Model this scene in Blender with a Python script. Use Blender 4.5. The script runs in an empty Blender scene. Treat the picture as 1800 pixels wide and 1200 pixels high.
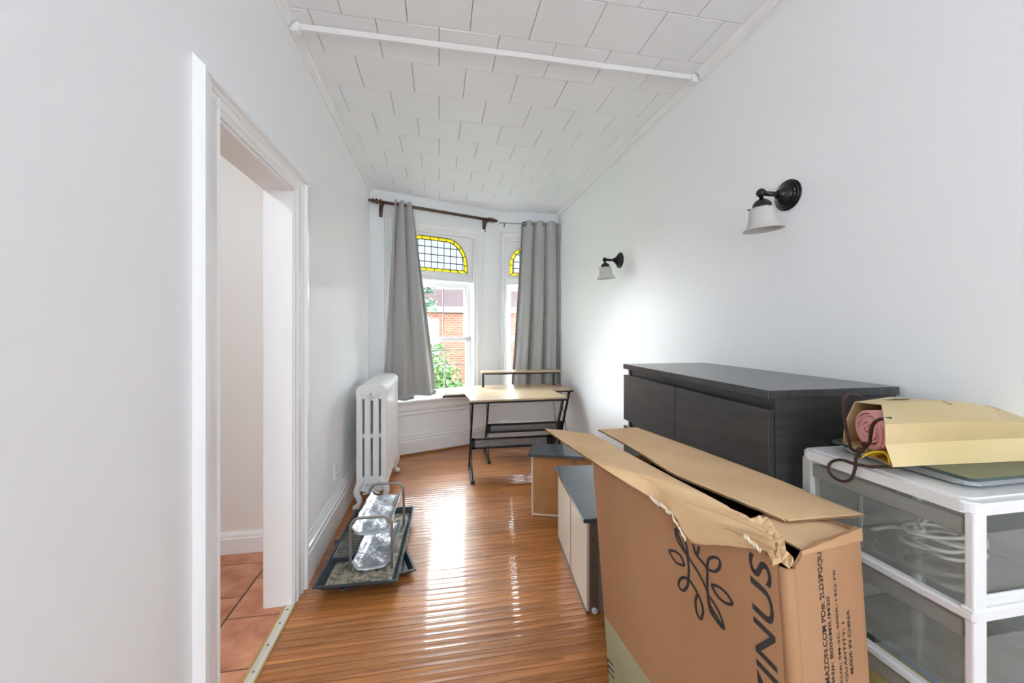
import bpy, bmesh, math, random
from mathutils import Vector, Matrix
random.seed(7)
sc = bpy.context.scene
COL = sc.collection
PI = math.pi

# ---------------------------------------------------------------- camera
F_PX, HORIZON, VPX, EYE = 695.0, 582.0, 772.0, 1.33
YAW = math.atan((900 - VPX) / F_PX)
cam_d = bpy.data.cameras.new('camera')
cam = bpy.data.objects.new('camera', cam_d)
COL.objects.link(cam)
cam.location = (0, 0, EYE)
cam.rotation_euler = (PI / 2, 0, -YAW)
cam_d.sensor_width = 36.0
cam_d.lens = F_PX / 1800 * 36.0
cam_d.shift_y = (HORIZON - 600) / 1800
cam_d.clip_start = 0.02
sc.camera = cam

# ---------------------------------------------------------------- light
SKY_STRENGTH = 3.9
world = bpy.data.worlds.new('sky')
sc.world = world
world.use_nodes = True
wn = world.node_tree
bg = wn.nodes['Background']
bg.inputs[0].default_value = (0.86, 0.93, 1.0, 1)
bg.inputs[1].default_value = SKY_STRENGTH
sc.view_settings.view_transform = 'Standard'
sc.view_settings.look = 'None'
sc.view_settings.gamma = 1
sc.view_settings.exposure = 1.52
sc.view_settings.use_curve_mapping = False
sc.cycles.max_bounces = 9
sc.cycles.use_adaptive_sampling = True
sc.cycles.adaptive_threshold = .06
sc.cycles.diffuse_bounces = 7
sc.cycles.transparent_max_bounces = 10
sc.cycles.sample_clamp_indirect = 6


def portal(name, loc, rot, sx, sy, power=0, col=(1, 1, 1)):
    l = bpy.data.lights.new(name, 'AREA')
    l.shape = 'RECTANGLE'; l.size = sx; l.size_y = sy
    if power == 0:
        l.cycles.is_portal = True
    l.energy = power; l.color = col
    o = bpy.data.objects.new(name, l); COL.objects.link(o)
    o.location = loc; o.rotation_euler = rot
    return o


# daylight: the two bay windows and the fill window added behind the camera
portal('bay_daylight', (-0.10, 4.80, 1.5), (PI / 2, 0, 0.365 + PI), 1.1, 1.95)
portal('bay_daylight', (1.06, 5.05, 1.5), (PI / 2, 0, PI), 0.6, 1.95)
portal('rear_fill_portal', (0.38, -2.72, 1.5), (PI / 2, 0, 0), 1.8, 2.1)

# very wide soft sun added to brighten the bay end of the room
sun_d = bpy.data.lights.new('wide_fill_sun', 'SUN'); sun_d.energy = 29.0; sun_d.angle = math.radians(110); sun_d.color = (.95, .98, 1)
sun = bpy.data.objects.new('wide_fill_sun', sun_d); COL.objects.link(sun); sun.location = (0, 12, 9)
sun.rotation_euler = Vector((-.08, -.84, -.54)).to_track_quat('-Z', 'Y').to_euler()


# ---------------------------------------------------------------- materials


def lin(c):
    return tuple(((v / 255) / 12.92 if v / 255 <= .04045 else ((v / 255 + .055) / 1.055) ** 2.4) for v in c)


def M(name, col, rough=.5, metal=0., var=None, bump=None, coat=0., spec=.5, sheen=0., srgb=True, crough=.14, stretch=None, rnd=0., coords='Object'):
    m = bpy.data.materials.new(name); m.use_nodes = True
    nt = m.node_tree; N = nt.nodes; L = nt.links
    b = N['Principled BSDF']
    c = lin(col) if srgb else col
    b.inputs['Base Color'].default_value = (*c, 1)
    b.inputs['Roughness'].default_value = rough
    b.inputs['Metallic'].default_value = metal
    b.inputs['Specular IOR Level'].default_value = spec
    b.inputs['Coat Weight'].default_value = coat
    b.inputs['Coat Roughness'].default_value = crough
    b.inputs['Sheen Weight'].default_value = sheen
    vec = None
    if var or bump:
        tc = N.new('ShaderNodeTexCoord'); vec = tc.outputs[coords]
        if stretch or rnd:
            mp = N.new('ShaderNodeMapping'); L.new(vec, mp.inputs[0]); vec = mp.outputs[0]
            if stretch: mp.inputs['Scale'].default_value = stretch
            if rnd:
                oi = N.new('ShaderNodeObjectInfo'); mm = N.new('ShaderNodeMath'); mm.operation = 'MULTIPLY'
                mm.inputs[1].default_value = 57.; L.new(oi.outputs['Random'], mm.inputs[0])
                L.new(mm.outputs[0], mp.inputs['Location'])
    if var:
        sc_, col2, lo, hi = var
        n = N.new('ShaderNodeTexNoise'); n.inputs['Scale'].default_value = sc_; n.inputs['Detail'].default_value = 6
        L.new(vec, n.inputs['Vector'])
        r = N.new('ShaderNodeMapRange'); r.inputs[1].default_value = lo; r.inputs[2].default_value = hi
        L.new(n.outputs['Fac'], r.inputs[0])
        mx = N.new('ShaderNodeMix'); mx.data_type = 'RGBA'
        mx.inputs[6].default_value = (*c, 1); mx.inputs[7].default_value = (*lin(col2), 1)
        L.new(r.outputs[0], mx.inputs[0]); out = mx.outputs[2]
        if rnd:
            oi2 = N.new('ShaderNodeObjectInfo'); hs = N.new('ShaderNodeHueSaturation')
            mr = N.new('ShaderNodeMapRange'); mr.inputs[3].default_value = 1 - rnd; mr.inputs[4].default_value = 1 + rnd
            L.new(oi2.outputs['Random'], mr.inputs[0]); L.new(mr.outputs[0], hs.inputs['Value'])
            L.new(out, hs.inputs['Color']); out = hs.outputs[0]
        L.new(out, b.inputs['Base Color'])
    if bump:
        sc_, st, ds = bump
        n = N.new('ShaderNodeTexNoise'); n.inputs['Scale'].default_value = sc_; n.inputs['Detail'].default_value = 4
        L.new(vec, n.inputs['Vector'])
        bp = N.new('ShaderNodeBump'); bp.inputs['Strength'].default_value = st; bp.inputs['Distance'].default_value = ds
        L.new(n.outputs['Fac'], bp.inputs['Height']); L.new(bp.outputs[0], b.inputs['Normal'])
    return m


def see_through(name, tint, body, keep, rough=.15, gloss=.08):
    """clear or milky sheet: light passes straight through, part of it is scattered"""
    m = bpy.data.materials.new(name); m.use_nodes = True
    nt = m.node_tree; N = nt.nodes; L = nt.links
    N.remove(N['Principled BSDF']); out = N['Material Output']
    t = N.new('ShaderNodeBsdfTransparent'); t.inputs[0].default_value = (*tint, 1)
    d = N.new('ShaderNodeBsdfDiffuse'); d.inputs[0].default_value = (*body, 1)
    tl = N.new('ShaderNodeBsdfTranslucent'); tl.inputs[0].default_value = (*body, 1)
    a = N.new('ShaderNodeMixShader'); a.inputs[0].default_value = .5
    L.new(d.outputs[0], a.inputs[1]); L.new(tl.outputs[0], a.inputs[2])
    b = N.new('ShaderNodeMixShader'); b.inputs[0].default_value = keep
    L.new(t.outputs[0], b.inputs[1]); L.new(a.outputs[0], b.inputs[2])
    g = N.new('ShaderNodeBsdfGlossy'); g.inputs['Roughness'].default_value = rough
    fr = N.new('ShaderNodeLayerWeight'); fr.inputs[0].default_value = .25
    mu = N.new('ShaderNodeMath'); mu.operation = 'MULTIPLY_ADD'; mu.inputs[1].default_value = .5; mu.inputs[2].default_value = gloss * .3
    L.new(fr.outputs['Fresnel'], mu.inputs[0])
    c = N.new('ShaderNodeMixShader'); L.new(mu.outputs[0], c.inputs[0])
    L.new(b.outputs[0], c.inputs[1]); L.new(g.outputs[0], c.inputs[2]); L.new(c.outputs[0], out.inputs[0])
    return m


m_wall = M('white_wall_paint', (246, 248, 250), .38, bump=(34, .10, .004), spec=.10)
m_hallwall = M('hall_wall_paint', (240, 237, 234), .5, bump=(30, .05, .004))
m_trim = M('white_trim_paint', (244, 245, 246), .22, bump=(45, .05, .003))
m_tile = M('ceiling_tile_paint', (246, 249, 252), .38, bump=(85, .4, .006), rnd=.0)
m_joint = M('ceiling_joint', (150, 150, 150), .8)
m_sub = M('subfloor', (60, 34, 18), .8)
m_plank = M('oak_plank_varnished', (194, 128, 70), .34, var=(9, (134, 78, 38), .35, .75), bump=(30, .05, .003), coat=.42, spec=.3, crough=.05, stretch=(.35, 7, 1), rnd=.16)
m_terra = M('terracotta_tile', (218, 156, 122), .5, var=(9, (180, 112, 82), .32, .68), bump=(40, .2, .003), rnd=.10)
m_grout = M('grout', (112, 92, 80), .9)
m_brass = M('brass_strip', (200, 178, 120), .3, .9)
m_alu = M('pale_metal_strip', (222, 218, 206), .3, .55)
m_screw = M('screw_head', (95, 92, 88), .4, .8)
m_rad = M('radiator_paint', (232, 232, 232), .28, bump=(60, .15, .003))
m_chrome = M('chrome_grey', (170, 170, 168), .25, 1.)
m_curtain = M('grey_curtain_cloth', (176, 176, 175), .75, bump=(350, .12, .002), sheen=.3)
m_rod = M('bronze_rod', (92, 70, 62), .38, .5)
m_thin = M('thin_steel_rod', (150, 150, 150), .3, .9)
m_black = M('black_metal', (46, 47, 50), .42, .3)
m_dark = M('black_brown_veneer', (62, 62, 64), .36, var=(5, (48, 48, 50), .35, .7), bump=(55, .22, .002), stretch=(1, 1, 9), coat=.1)
m_darktop = M('black_brown_top', (64, 64, 67), .27, var=(5, (52, 52, 54), .35, .7), bump=(60, .15, .002), stretch=(9, 1, 1), coat=.25)
m_desk = M('light_wood_laminate', (205, 184, 152), .3, var=(6, (188, 162, 126), .3, .75), stretch=(1, 9, 9))
m_mesh = M('perforated_grey', (132, 132, 134), .5, .4)
m_card = M('cardboard_side', (178, 136, 100), .8, var=(4, (166, 122, 86), .35, .7), bump=(18, .15, .006), stretch=(1, 1, .25))
m_cardin = M('cardboard_flap', (220, 186, 144), .8, var=(5, (206, 170, 126), .35, .7), bump=(22, .2, .005))
m_cardedge = M('cardboard_edge', (128, 98, 68), .9)
m_torn = M('torn_paper', (228, 214, 190), .9)
m_ink = M('dark_print_ink', (52, 52, 52), .7)
m_green = M('pale_green_print', (168, 166, 134), .75, var=(4, (150, 150, 118), .35, .7))
m_tape = M('clear_tape', (196, 154, 112), .16, bump=(30, .5, .004))
m_wrap = M('black_plastic_wrap', (20, 20, 22), .14, bump=(26, 1., .02))
m_lam = M('slate_laminate', (72, 82, 94), .16, coat=.4)
m_cream = M('cream_board', (228, 218, 200), .35)
m_hard = M('brown_hardboard', (190, 140, 90), .5, var=(14, (176, 124, 74), .35, .7))
m_rail = M('drawer_rail_metal', (128, 122, 115), .4, .5)
m_white_pl = M('white_plastic', (228, 229, 230), .3)
m_bin = see_through('frosted_clear_plastic', (.88, .89, .87), (.74, .75, .72), .27, .12, .12)
m_binrim = M('translucent_rim', (196, 198, 194), .3)
m_cord = M('white_cord', (226, 226, 220), .4)
m_bag = M('pale_yellow_paper', (222, 201, 154), .55, var=(3, (212, 190, 138), .4, .7), bump=(9, .12, .01))
m_bagprint = M('brown_bag_print', (112, 92, 62), .7)
m_towel = M('pink_towel', (238, 168, 164), .95, bump=(240, .5, .004), sheen=.5)
m_yel = M('yellow_cloth', (236, 196, 22), .8)
m_rope = M('brown_rope', (66, 42, 34), .8, bump=(300, .4, .002))
m_glass_scale = see_through('greenish_glass', (.55, .66, .58), (.40, .50, .44), .35, .03, .35)
m_glass_edge = M('glass_edge', (62, 82, 78), .1)
m_scale_body = M('silver_scale_body', (176, 180, 184), .25, .6)
m_shade = M('frosted_shade', (196, 195, 190), .4)
m_dkmetal = M('dark_bronze_metal', (52, 52, 53), .25, .75)
m_pane = see_through('window_glass', (.97, .98, .98), (.9, .9, .9), .0, .02, .1)
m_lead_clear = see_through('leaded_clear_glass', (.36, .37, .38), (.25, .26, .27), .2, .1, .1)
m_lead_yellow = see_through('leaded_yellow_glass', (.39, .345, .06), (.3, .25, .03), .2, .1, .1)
m_muntin = M('backlit_muntin', (96, 100, 102), .5)  # dark grey paints in the backlit look of the bars
m_came = M('lead_came', (70, 72, 78), .6, .4)
m_traymat = M('dark_grey_tray', (74, 80, 86), .22, .35, bump=(20, .15, .004))
m_traydirt = M('tray_residue', (168, 160, 138), .6, var=(38, (84, 82, 78), .40, .62), bump=(45, .8, .01))
m_galv = M('galvanised_sheet', (196, 201, 207), .42, .8, var=(9, (150, 156, 163), .35, .7), bump=(22, .8, .014))
m_tube = M('grey_tube', (150, 145, 140), .35, .6)
m_outlet = M('outlet_plastic', (238, 238, 236), .3)
m_leaf = M('leaf_green', (92, 122, 62), .6, var=(3, (58, 88, 46), .3, .7))
m_leaf2 = M('leaf_blue_green', (92, 126, 98), .6, var=(3, (66, 98, 78), .3, .7))
m_bark = M('bark', (92, 78, 66), .9)
m_grass = M('lawn', (84, 104, 60), .9)
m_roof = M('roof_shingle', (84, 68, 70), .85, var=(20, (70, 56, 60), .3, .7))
m_housewin = M('grey_white_frame', (168, 168, 166), .5)
m_stone = M('stone_band', (160, 132, 120), .8)


def brick_mat():
    m = bpy.data.materials.new('red_brick'); m.use_nodes = True
    nt = m.node_tree; N = nt.nodes; L = nt.links
    b = N['Principled BSDF']; b.inputs['Roughness'].default_value = .85
    tc = N.new('ShaderNodeTexCoord'); mp = N.new('ShaderNodeMapping')
    mp.inputs['Rotation'].default_value = (PI / 2, 0, 0)
    L.new(tc.outputs['Object'], mp.inputs[0])
    k = N.new('ShaderNodeTexBrick'); k.inputs['Scale'].default_value = 1
    k.inputs['Brick Width'].default_value = .22; k.inputs['Row Height'].default_value = .075; k.inputs['Mortar Size'].default_value = .008
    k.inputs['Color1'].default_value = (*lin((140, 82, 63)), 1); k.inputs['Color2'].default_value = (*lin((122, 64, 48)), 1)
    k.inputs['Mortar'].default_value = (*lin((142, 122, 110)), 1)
    L.new(mp.outputs[0], k.inputs['Vector']); L.new(k.outputs[0], b.inputs['Base Color'])
    return m


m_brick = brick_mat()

# ---------------------------------------------------------------- helpers


def tag(o, label=None, cat=None, group=None, kind=None):
    if label: o['label'] = label
    if cat: o['category'] = cat
    if group: o['group'] = group
    if kind: o['kind'] = kind
    return o


def thing(name, loc=(0, 0, 0), rz=0., label=None, cat=None, group=None, kind=None):
    o = bpy.data.objects.new(name, None); COL.objects.link(o)
    o.location = loc; o.rotation_euler = (0, 0, rz); o.empty_display_size = .1
    return tag(o, label, cat, group, kind)


def link(name, me, mat, parent=None, world=False):
    o = bpy.data.objects.new(name, me); COL.objects.link(o)
    if mat is not None and len(me.materials) == 0:
        for mm in (mat if isinstance(mat, (list, tuple)) else [mat]): me.materials.append(mm)
    if parent:
        o.parent = parent
        if world:
            o.matrix_parent_inverse = (Matrix.Translation(parent.location) @ parent.rotation_euler.to_matrix().to_4x4()).inverted()
    return o


class B:
    """collects shapes for one mesh object"""

    def __init__(s):
        s.bm = bmesh.new()

    def add(s, verts, faces, mi=0, smooth=False):
        vs = [s.bm.verts.new(v) for v in verts]
        for f in faces:
            try:
                fc = s.bm.faces.new([vs[i] for i in f]); fc.material_index = mi; fc.smooth = smooth
            except ValueError:
                pass
        return vs

    def box(s, x0, x1, y0, y1, z0, z1, bev=0., mat=None, seg=1):
        b2 = bmesh.new()
        bmesh.ops.create_cube(b2, size=1)
        T = Matrix.Translation(((x0 + x1) / 2, (y0 + y1) / 2, (z0 + z1) / 2)) @ Matrix.Diagonal((x1 - x0, y1 - y0, z1 - z0, 1))
        bmesh.ops.transform(b2, matrix=T, verts=b2.verts)
        if bev > 0:
            bmesh.ops.bevel(b2, geom=b2.edges[:], offset=bev, segments=seg, profile=.5, affect='EDGES')
        if mat is not None: bmesh.ops.transform(b2, matrix=mat, verts=b2.verts)
        s.merge(b2); return s

    def merge(s, b2, smooth=False):
        m = {}
        for v in b2.verts: m[v] = s.bm.verts.new(v.co)
        for f in b2.faces:
            fc = s.bm.faces.new([m[v] for v in f.verts]); fc.smooth = f.smooth or smooth; fc.material_index = f.material_index
        b2.free()

    def bar(s, p, q, w, d=None, up=(0, 0, 1), bev=0.):
        """rectangular bar from p to q"""
        p, q = Vector(p), Vector(q); d = d or w
        ax = (q - p); Ln = ax.length; ax.normalize()
        u = Vector(up)
        if abs(u.dot(ax)) > .95: u = Vector((0, 1, 0))
        sx = ax.cross(u).normalized(); sy = sx.cross(ax).normalized()
        m = Matrix((ax, sx, sy)).transposed().to_4x4(); m.translation = (p + q) / 2
        return s.box(-Ln / 2, Ln / 2, -w / 2, w / 2, -d / 2, d / 2, bev, m)

    def tube(s, pts, r, seg=8, closed=False, caps=True):
        pts = [Vector(p) for p in pts]; n = len(pts); rings = []
        rr = r if isinstance(r, (list, tuple)) else [r] * n
        pu = None
        for i, p in enumerate(pts):
            a = pts[(i - 1) % n] if (closed or i > 0) else p
            b = pts[(i + 1) % n] if (closed or i < n - 1) else p
            t = (b - a).normalized()
            if pu is None:
                pu = Vector((0, 0, 1)) if abs(t.z) < .9 else Vector((1, 0, 0))
            x = (pu - t * pu.dot(t)).normalized(); y = t.cross(x); pu = x
            rings.append([s.bm.verts.new(p + (x * math.cos(2 * PI * k / seg) + y * math.sin(2 * PI * k / seg)) * rr[i]) for k in range(seg)])
        for i in range(n if closed else n - 1):
            A, C = rings[i], rings[(i + 1) % n]
            for k in range(seg):
                f = s.bm.faces.new((A[k], A[(k + 1) % seg], C[(k + 1) % seg], C[k])); f.smooth = True
        if caps and not closed:
            s.bm.faces.new(rings[0][::-1]); s.bm.faces.new(rings[-1])
        return s

    def lathe(s, prof, seg=20, mat=None, cap=True):
        """profile of (radius, z) about local z"""
        mat = mat or Matrix.Identity(4); rings = []
        for r, z in prof:
            rings.append([s.bm.verts.new(mat @ Vector((max(r, 1e-4) * math.cos(2 * PI * k / seg), max(r, 1e-4) * math.sin(2 * PI * k / seg), z))) for k in range(seg)])
        for A, C in zip(rings, rings[1:]):
            for k in range(seg):
                f = s.bm.faces.new((A[k], A[(k + 1) % seg], C[(k + 1) % seg], C[k])); f.smooth = True
        if cap:
            s.bm.faces.new(rings[0][::-1]); s.bm.faces.new(rings[-1])
        return s

    def prism(s, poly, h0, h1, mat=None):
        """polygon (x,y) extruded from z=h0 to h1, then transformed"""
        mat = mat or Matrix.Identity(4)
        a = [s.bm.verts.new(mat @ Vector((x, y, h0))) for x, y in poly]
        b = [s.bm.verts.new(mat @ Vector((x, y, h1))) for x, y in poly]
        n = len(poly)
        s.bm.faces.new(a[::-1]); s.bm.faces.new(b)
        for i in range(n): s.bm.faces.new((a[i], a[(i + 1) % n], b[(i + 1) % n], b[i]))
        return s

    def loft(s, rows, smooth=True, thick=0.):
        """grid of points -> sheet; thick > 0 gives it a back side"""
        g = [[Vector(p) for p in r] for r in rows]
        nr, nc = len(g), len(g[0])
        def sheet(gg, flip):
            vs = [[s.bm.verts.new(p) for p in r] for r in gg]
            for i in range(nr - 1):
                for j in range(nc - 1):
                    q = (vs[i][j], vs[i][j + 1], vs[i + 1][j + 1], vs[i + 1][j])
                    f = s.bm.faces.new(q[::-1] if flip else q); f.smooth = smooth
            return vs
        a = sheet(g, False)
        if thick > 0:
            g2 = []
            for i in range(nr):
                r = []
                for j in range(nc):
                    du = g[min(i + 1, nr - 1)][j] - g[max(i - 1, 0)][j]; dv = g[i][min(j + 1, nc - 1)] - g[i][max(j - 1, 0)]
                    n = dv.cross(du); n = n.normalized() if n.length > 1e-9 else Vector((0, 0, 1))
                    r.append(g[i][j] - n * thick)
                g2.append(r)
            b = sheet(g2, True)
            loop = [(0, j) for j in range(nc)] + [(i, nc - 1) for i in range(1, nr)] + [(nr - 1, j) for j in range(nc - 2, -1, -1)] + [(i, 0) for i in range(nr - 2, 0, -1)]
            for k in range(len(loop)):
                i, j = loop[k]; i2, j2 = loop[(k + 1) % len(loop)]
                f = s.bm.faces.new((a[i][j], b[i][j], b[i2][j2], a[i2][j2])); f.material_index = 1 if s.edge_mat else 0
        return s
    edge_mat = False

    def xf(s, fn):
        for v in s.bm.verts: v.co = Vector(fn(v.co))
        return s

    def build(s, name, mat, parent=None, world=False, fix=True):
        if fix: bmesh.ops.recalc_face_normals(s.bm, faces=s.bm.faces[:])
        me = bpy.data.meshes.new(name); s.bm.to_mesh(me); s.bm.free()
        return link(name, me, mat, parent, world)


def struct(o):
    o['kind'] = 'structure'; return o


def copy_tree(o, parent=None):
    c = o.copy(); COL.objects.link(c)
    if parent: c.parent = parent
    for ch in list(o.children): copy_tree(ch, c)
    return c


def text_verts(body, bold=0.0):
    cu = bpy.data.curves.new('lettering', 'FONT'); cu.body = body; cu.size = 1; cu.offset = bold; cu.resolution_u = 4
    o = bpy.data.objects.new('lettering', cu); COL.objects.link(o)
    dg = bpy.context.evaluated_depsgraph_get(); dg.update()
    me = bpy.data.meshes.new_from_object(o.evaluated_get(dg))
    vs = [v.co.copy() for v in me.vertices]; fs = [tuple(p.vertices) for p in me.polygons]
    bpy.data.objects.remove(o); bpy.data.curves.remove(cu); bpy.data.meshes.remove(me)
    x0 = min(v.x for v in vs); x1 = max(v.x for v in vs); y0 = min(v.y for v in vs); y1 = max(v.y for v in vs)
    return [((v.x - x0) / (x1 - x0), (v.y - y0) / (y1 - y0)) for v in vs], fs   # unit square


def smooth_path(pts, n=6):
    """Catmull-Rom through points"""
    P = [Vector(p) for p in pts]; out = []
    for i in range(len(P) - 1):
        a, b, c, d = P[max(i - 1, 0)], P[i], P[i + 1], P[min(i + 2, len(P) - 1)]
        for k in range(n):
            t = k / n
            out.append(.5 * ((2 * b) + (c - a) * t + (2 * a - 5 * b + 4 * c - d) * t * t + (3 * b - a - 3 * c + d) * t ** 3))
    out.append(P[-1]); return out


# ================================================================= ROOM
XL, XR, H, YR = -0.70, 1.46, 2.80, -2.60
D1 = Vector((0.934, 0.3575)); N1 = Vector((0.3575, -0.934)); K = Vector((0.735, 4.799))
W2E = Vector((XR, 4.755)); D2 = (W2E - K).normalized(); N2 = Vector((D2.y, -D2.x))


def bayM(o, d, n):
    """local (s, z, out) -> world"""
    return Matrix(((d.x, 0, n.x, o.x), (d.y, 0, n.y, o.y), (0, 1, 0, 0), (0, 0, 0, 1)))


M1 = bayM(K, D1, N1); M2 = bayM(K, D2, N2)

# floor: dark subfloor + one plank object per strip in view
b = B(); b.box(XL, XR + .02, YR, 5.2, -.06, -.009)
floor = struct(b.build('floor', m_sub))
PW = .0405


def plank_mesh(L):
    v = []; f = []; w = PW - .0018; n = 8
    for i in range(n + 1):
        y = -w / 2 + w * i / n; q = 2 * y / w
        z = -.0015 * (1 - q * q) - (.0009 if i in (0, n) else 0)
        v += [(-L / 2, y, z), (L / 2, y, z)]
    for i in range(n): f.append((2 * i, 2 * i + 1, 2 * i + 3, 2 * i + 2))
    k = len(v)
    for y, z in ((-w / 2, -.0009), (w / 2, -.0009)): v += [(-L / 2, y, z), (L / 2, y, z), (-L / 2, y, -.012), (L / 2, y, -.012)]
    f += [(k, k + 1, k + 3, k + 2), (k + 4, k + 6, k + 7, k + 5), (k, k + 2, k + 6, k + 4), (k + 1, k + 5, k + 7, k + 3)]
    me = bpy.data.meshes.new('plank'); me.from_pydata(v, [], f)
    for i, p in enumerate(me.polygons): p.use_smooth = i < n
    me.materials.append(m_plank); return me


cache = {}
y = 1.30; rest = B()
while y < 4.86:
    x = XL - random.choice((0, .25, .5, .8)); first = True
    while x < XR:
        Ln = random.choice((.6, .75, .9, 1.05, 1.2))
        a, c = max(x, XL), min(x + Ln, XR + .01)
        if c - a > .08:
            q = round((c - a) * 50) / 50
            if q not in cache: cache[q] = plank_mesh(q)
            o = link('plank', cache[q], None, floor)
            o.location = ((a + c) / 2, y, 0); o.scale = ((c - a) / q, 1, random.uniform(.75, 1.1)); o.rotation_euler = (random.uniform(-.012, .012), 0, 0)
        x += Ln
    y += PW
while True:
    yy = YR + PW * len(rest.bm.faces) / 6
    if yy > 1.28: break
    rest.box(XL, XR, yy, yy + PW - .001, -.012, 0)
tag(rest.build('plank_boards', m_plank, floor), kind='stuff')

# ceiling: backing + one object per tile
b = B(); b.box(XL, XR + .02, YR, 5.3, H + .004, H + .06)
ceiling = struct(b.build('ceiling', m_joint))
TX, TY = .296, .2825
tcache = {}
for r in range(-16, 11):
    y0 = 2.225 + (r - 1) * TY; y1 = min(y0 + TY, 5.1)
    if y1 < YR: continue
    off = 0.0 if r % 2 == 0 else -.148
    x = off - TX * 3
    while x < XR:
        a, c = max(x, XL), min(x + TX, XR)
        if c - a > .02:
            key = (round(c - a, 3), round(y1 - y0, 3))
            if key not in tcache:
                tb = B(); g = .0016
                tb.box(-key[0] / 2 + g, key[0] / 2 - g, -key[1] / 2 + g, key[1] / 2 - g, 0, .012, .0025)
                me = bpy.data.meshes.new('ceiling_tile'); tb.bm.to_mesh(me); tb.bm.free(); me.materials.append(m_tile); tcache[key] = me
            o = link('ceiling_tile', tcache[key], None, ceiling)
            o.location = ((a + c) / 2, (y0 + y1) / 2, H - .004 + random.uniform(-.0012, .0012))
            o.rotation_euler = (random.uniform(-.004, .004), random.uniform(-.004, .004), 0)
        x += TX

# ceiling batten across the room
b = B(); b.prism([(2.046, H), (2.046, H - .006), (2.032, H - .006), (2.048, H - .022), (2.060, H - .022), (2.060, H)], XL + .03, XR - .03, Matrix(((0, 0, 1, 0), (1, 0, 0, 0), (0, 1, 0, 0), (0, 0, 0, 1))))
b.box(XL, XL + .045, 2.022, 2.072, H - .046, H, .006); b.box(XR - .042, XR, 2.022, 2.072, H - .046, H, .006)
struct(b.build('trim_1', m_trim))
# crown mouldings
def crown(name, side):
    b = B()
    s = 1 if side < 0 else -1; x = XL if side < 0 else XR
    for y0, y1, k in ((YR, 2.0, 1.25), (2.08, 4.9 if side > 0 else 4.35, 1.0)):
        prof = [(0, 0), (.030 * k * s, 0), (.030 * k * s, -.008 * k), (.018 * k * s, -.016 * k), (.012 * k * s, -.032 * k), (.006 * s, -.036 * k), (.006 * s, -.046 * k), (0, -.046 * k)]
        m = Matrix(((1, 0, 0, x), (0, 0, 1, 0), (0, 1, 0, H - .003), (0, 0, 0, 1)))
        b.prism(prof, y0, y1, m)
    struct(b.build(name, m_trim))
crown('trim_2', -1); crown('trim_3', 1)

# left wall with doorway
DY0, DY1, DH = 1.42, 2.09, 2.02
poly = [(YR, 0), (DY0, 0), (DY0, DH), (DY1, DH), (DY1, 0), (4.36, 0), (4.36, H + .05), (YR, H + .05)]
b = B(); b.prism(poly, XL - .122, XL, Matrix(((0, 0, 1, 0), (1, 0, 0, 0), (0, 1, 0, 0), (0, 0, 0, 1))))
struct(b.build('wall_left', m_wall))
b = B(); b.box(XR, XR + .12, YR, 5.0, -.05, H + .05); struct(b.build('wall_right', m_wall))
# rear wall (behind the camera) with a wide window added to let fill light in
b = B(); z0, z1, xa, xb = .75, 2.50, -.45, 1.2
for q in ((XL - .1, xa, -.05, H + .05), (xb, XR + .1, -.05, H + .05), (xa, xb, -.05, z0), (xa, xb, z1, H + .05)):
    b.box(q[0], q[1], YR - .12, YR, q[2], q[3])
struct(b.build('wall_rear', m_wall))
w3 = struct(thing('rear_fill_window', ((xa + xb) / 2, YR, z0)))
b = B()
for q in ((xa, xa + .05, z0, z1), (xb - .05, xb, z0, z1), (xa, xb, z0, z0 + .05), (xa, xb, z1 - .05, z1), ((xa + xb) / 2 - .02, (xa + xb) / 2 + .02, z0, z1)):
    b.box(q[0], q[1], YR - .09, YR - .04, q[2], q[3], .004)
b.build('window_frame', m_trim, w3, True)
b = B(); b.box(xa, xb, YR - .068, YR - .064, z0, z1); b.build('pane', m_pane, w3, True)


# bay walls with window openings
def bay_wall(name, Mx, s0, s1, hole, th):
    b = B(); a, c, z0, z1 = hole
    for q in ((s0, a, -.05, H + .05), (c, s1, -.05, H + .05), (a, c, -.05, z0), (a, c, z1, H + .05)):
        b.box(q[0], q[1], q[2], q[3], -th, 0, 0, Mx)
    return struct(b.build(name, m_wall))


bay_wall('wall_back', M1, -1.62, .04, (-1.298, -.336, .600, 2.450), .24)
bay_wall('wall_back_right', M2, -.04, .78, (.062, .600, .600, 2.465), .24)


# ---------- doorway: casing, jamb lining, threshold
b = B()
def casing_v(y_in, y_out, zt):
    """moulded upright; profile across y, proud of the wall in +x"""
    s = 1 if y_out > y_in else -1; w = abs(y_out - y_in)
    pr = [(0, 0), (0, .008), (.10, .010), (.16, .017), (.24, .012), (.34, .013), (.55, .014), (.62, .020), (.70, .015), (.78, .018), (.84, .032), (1.0, .032), (1.0, 0)]
    m = Matrix(((0, 1, 0, XL), (1, 0, 0, 0), (0, 0, 1, 0), (0, 0, 0, 1)))
    b.prism([(y_in + s * t * w, o) for t, o in pr], 0, zt, m)
casing_v(DY0, 1.30, 2.085); casing_v(DY1, 2.22, 2.085)
pr = [(0, 0), (0, .008), (.12, .010), (.2, .017), (.3, .012), (.55, .014), (.62, .021), (.70, .016), (.78, .018), (.84, .032), (1.0, .032), (1.0, 0)]
hgt = .085
b.prism([(XL + o, DH + t * hgt) for t, o in pr], 1.30, 2.22, Matrix(((1, 0, 0, 0), (0, 0, 1, 0), (0, 1, 0, 0), (0, 0, 0, 1))))
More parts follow.
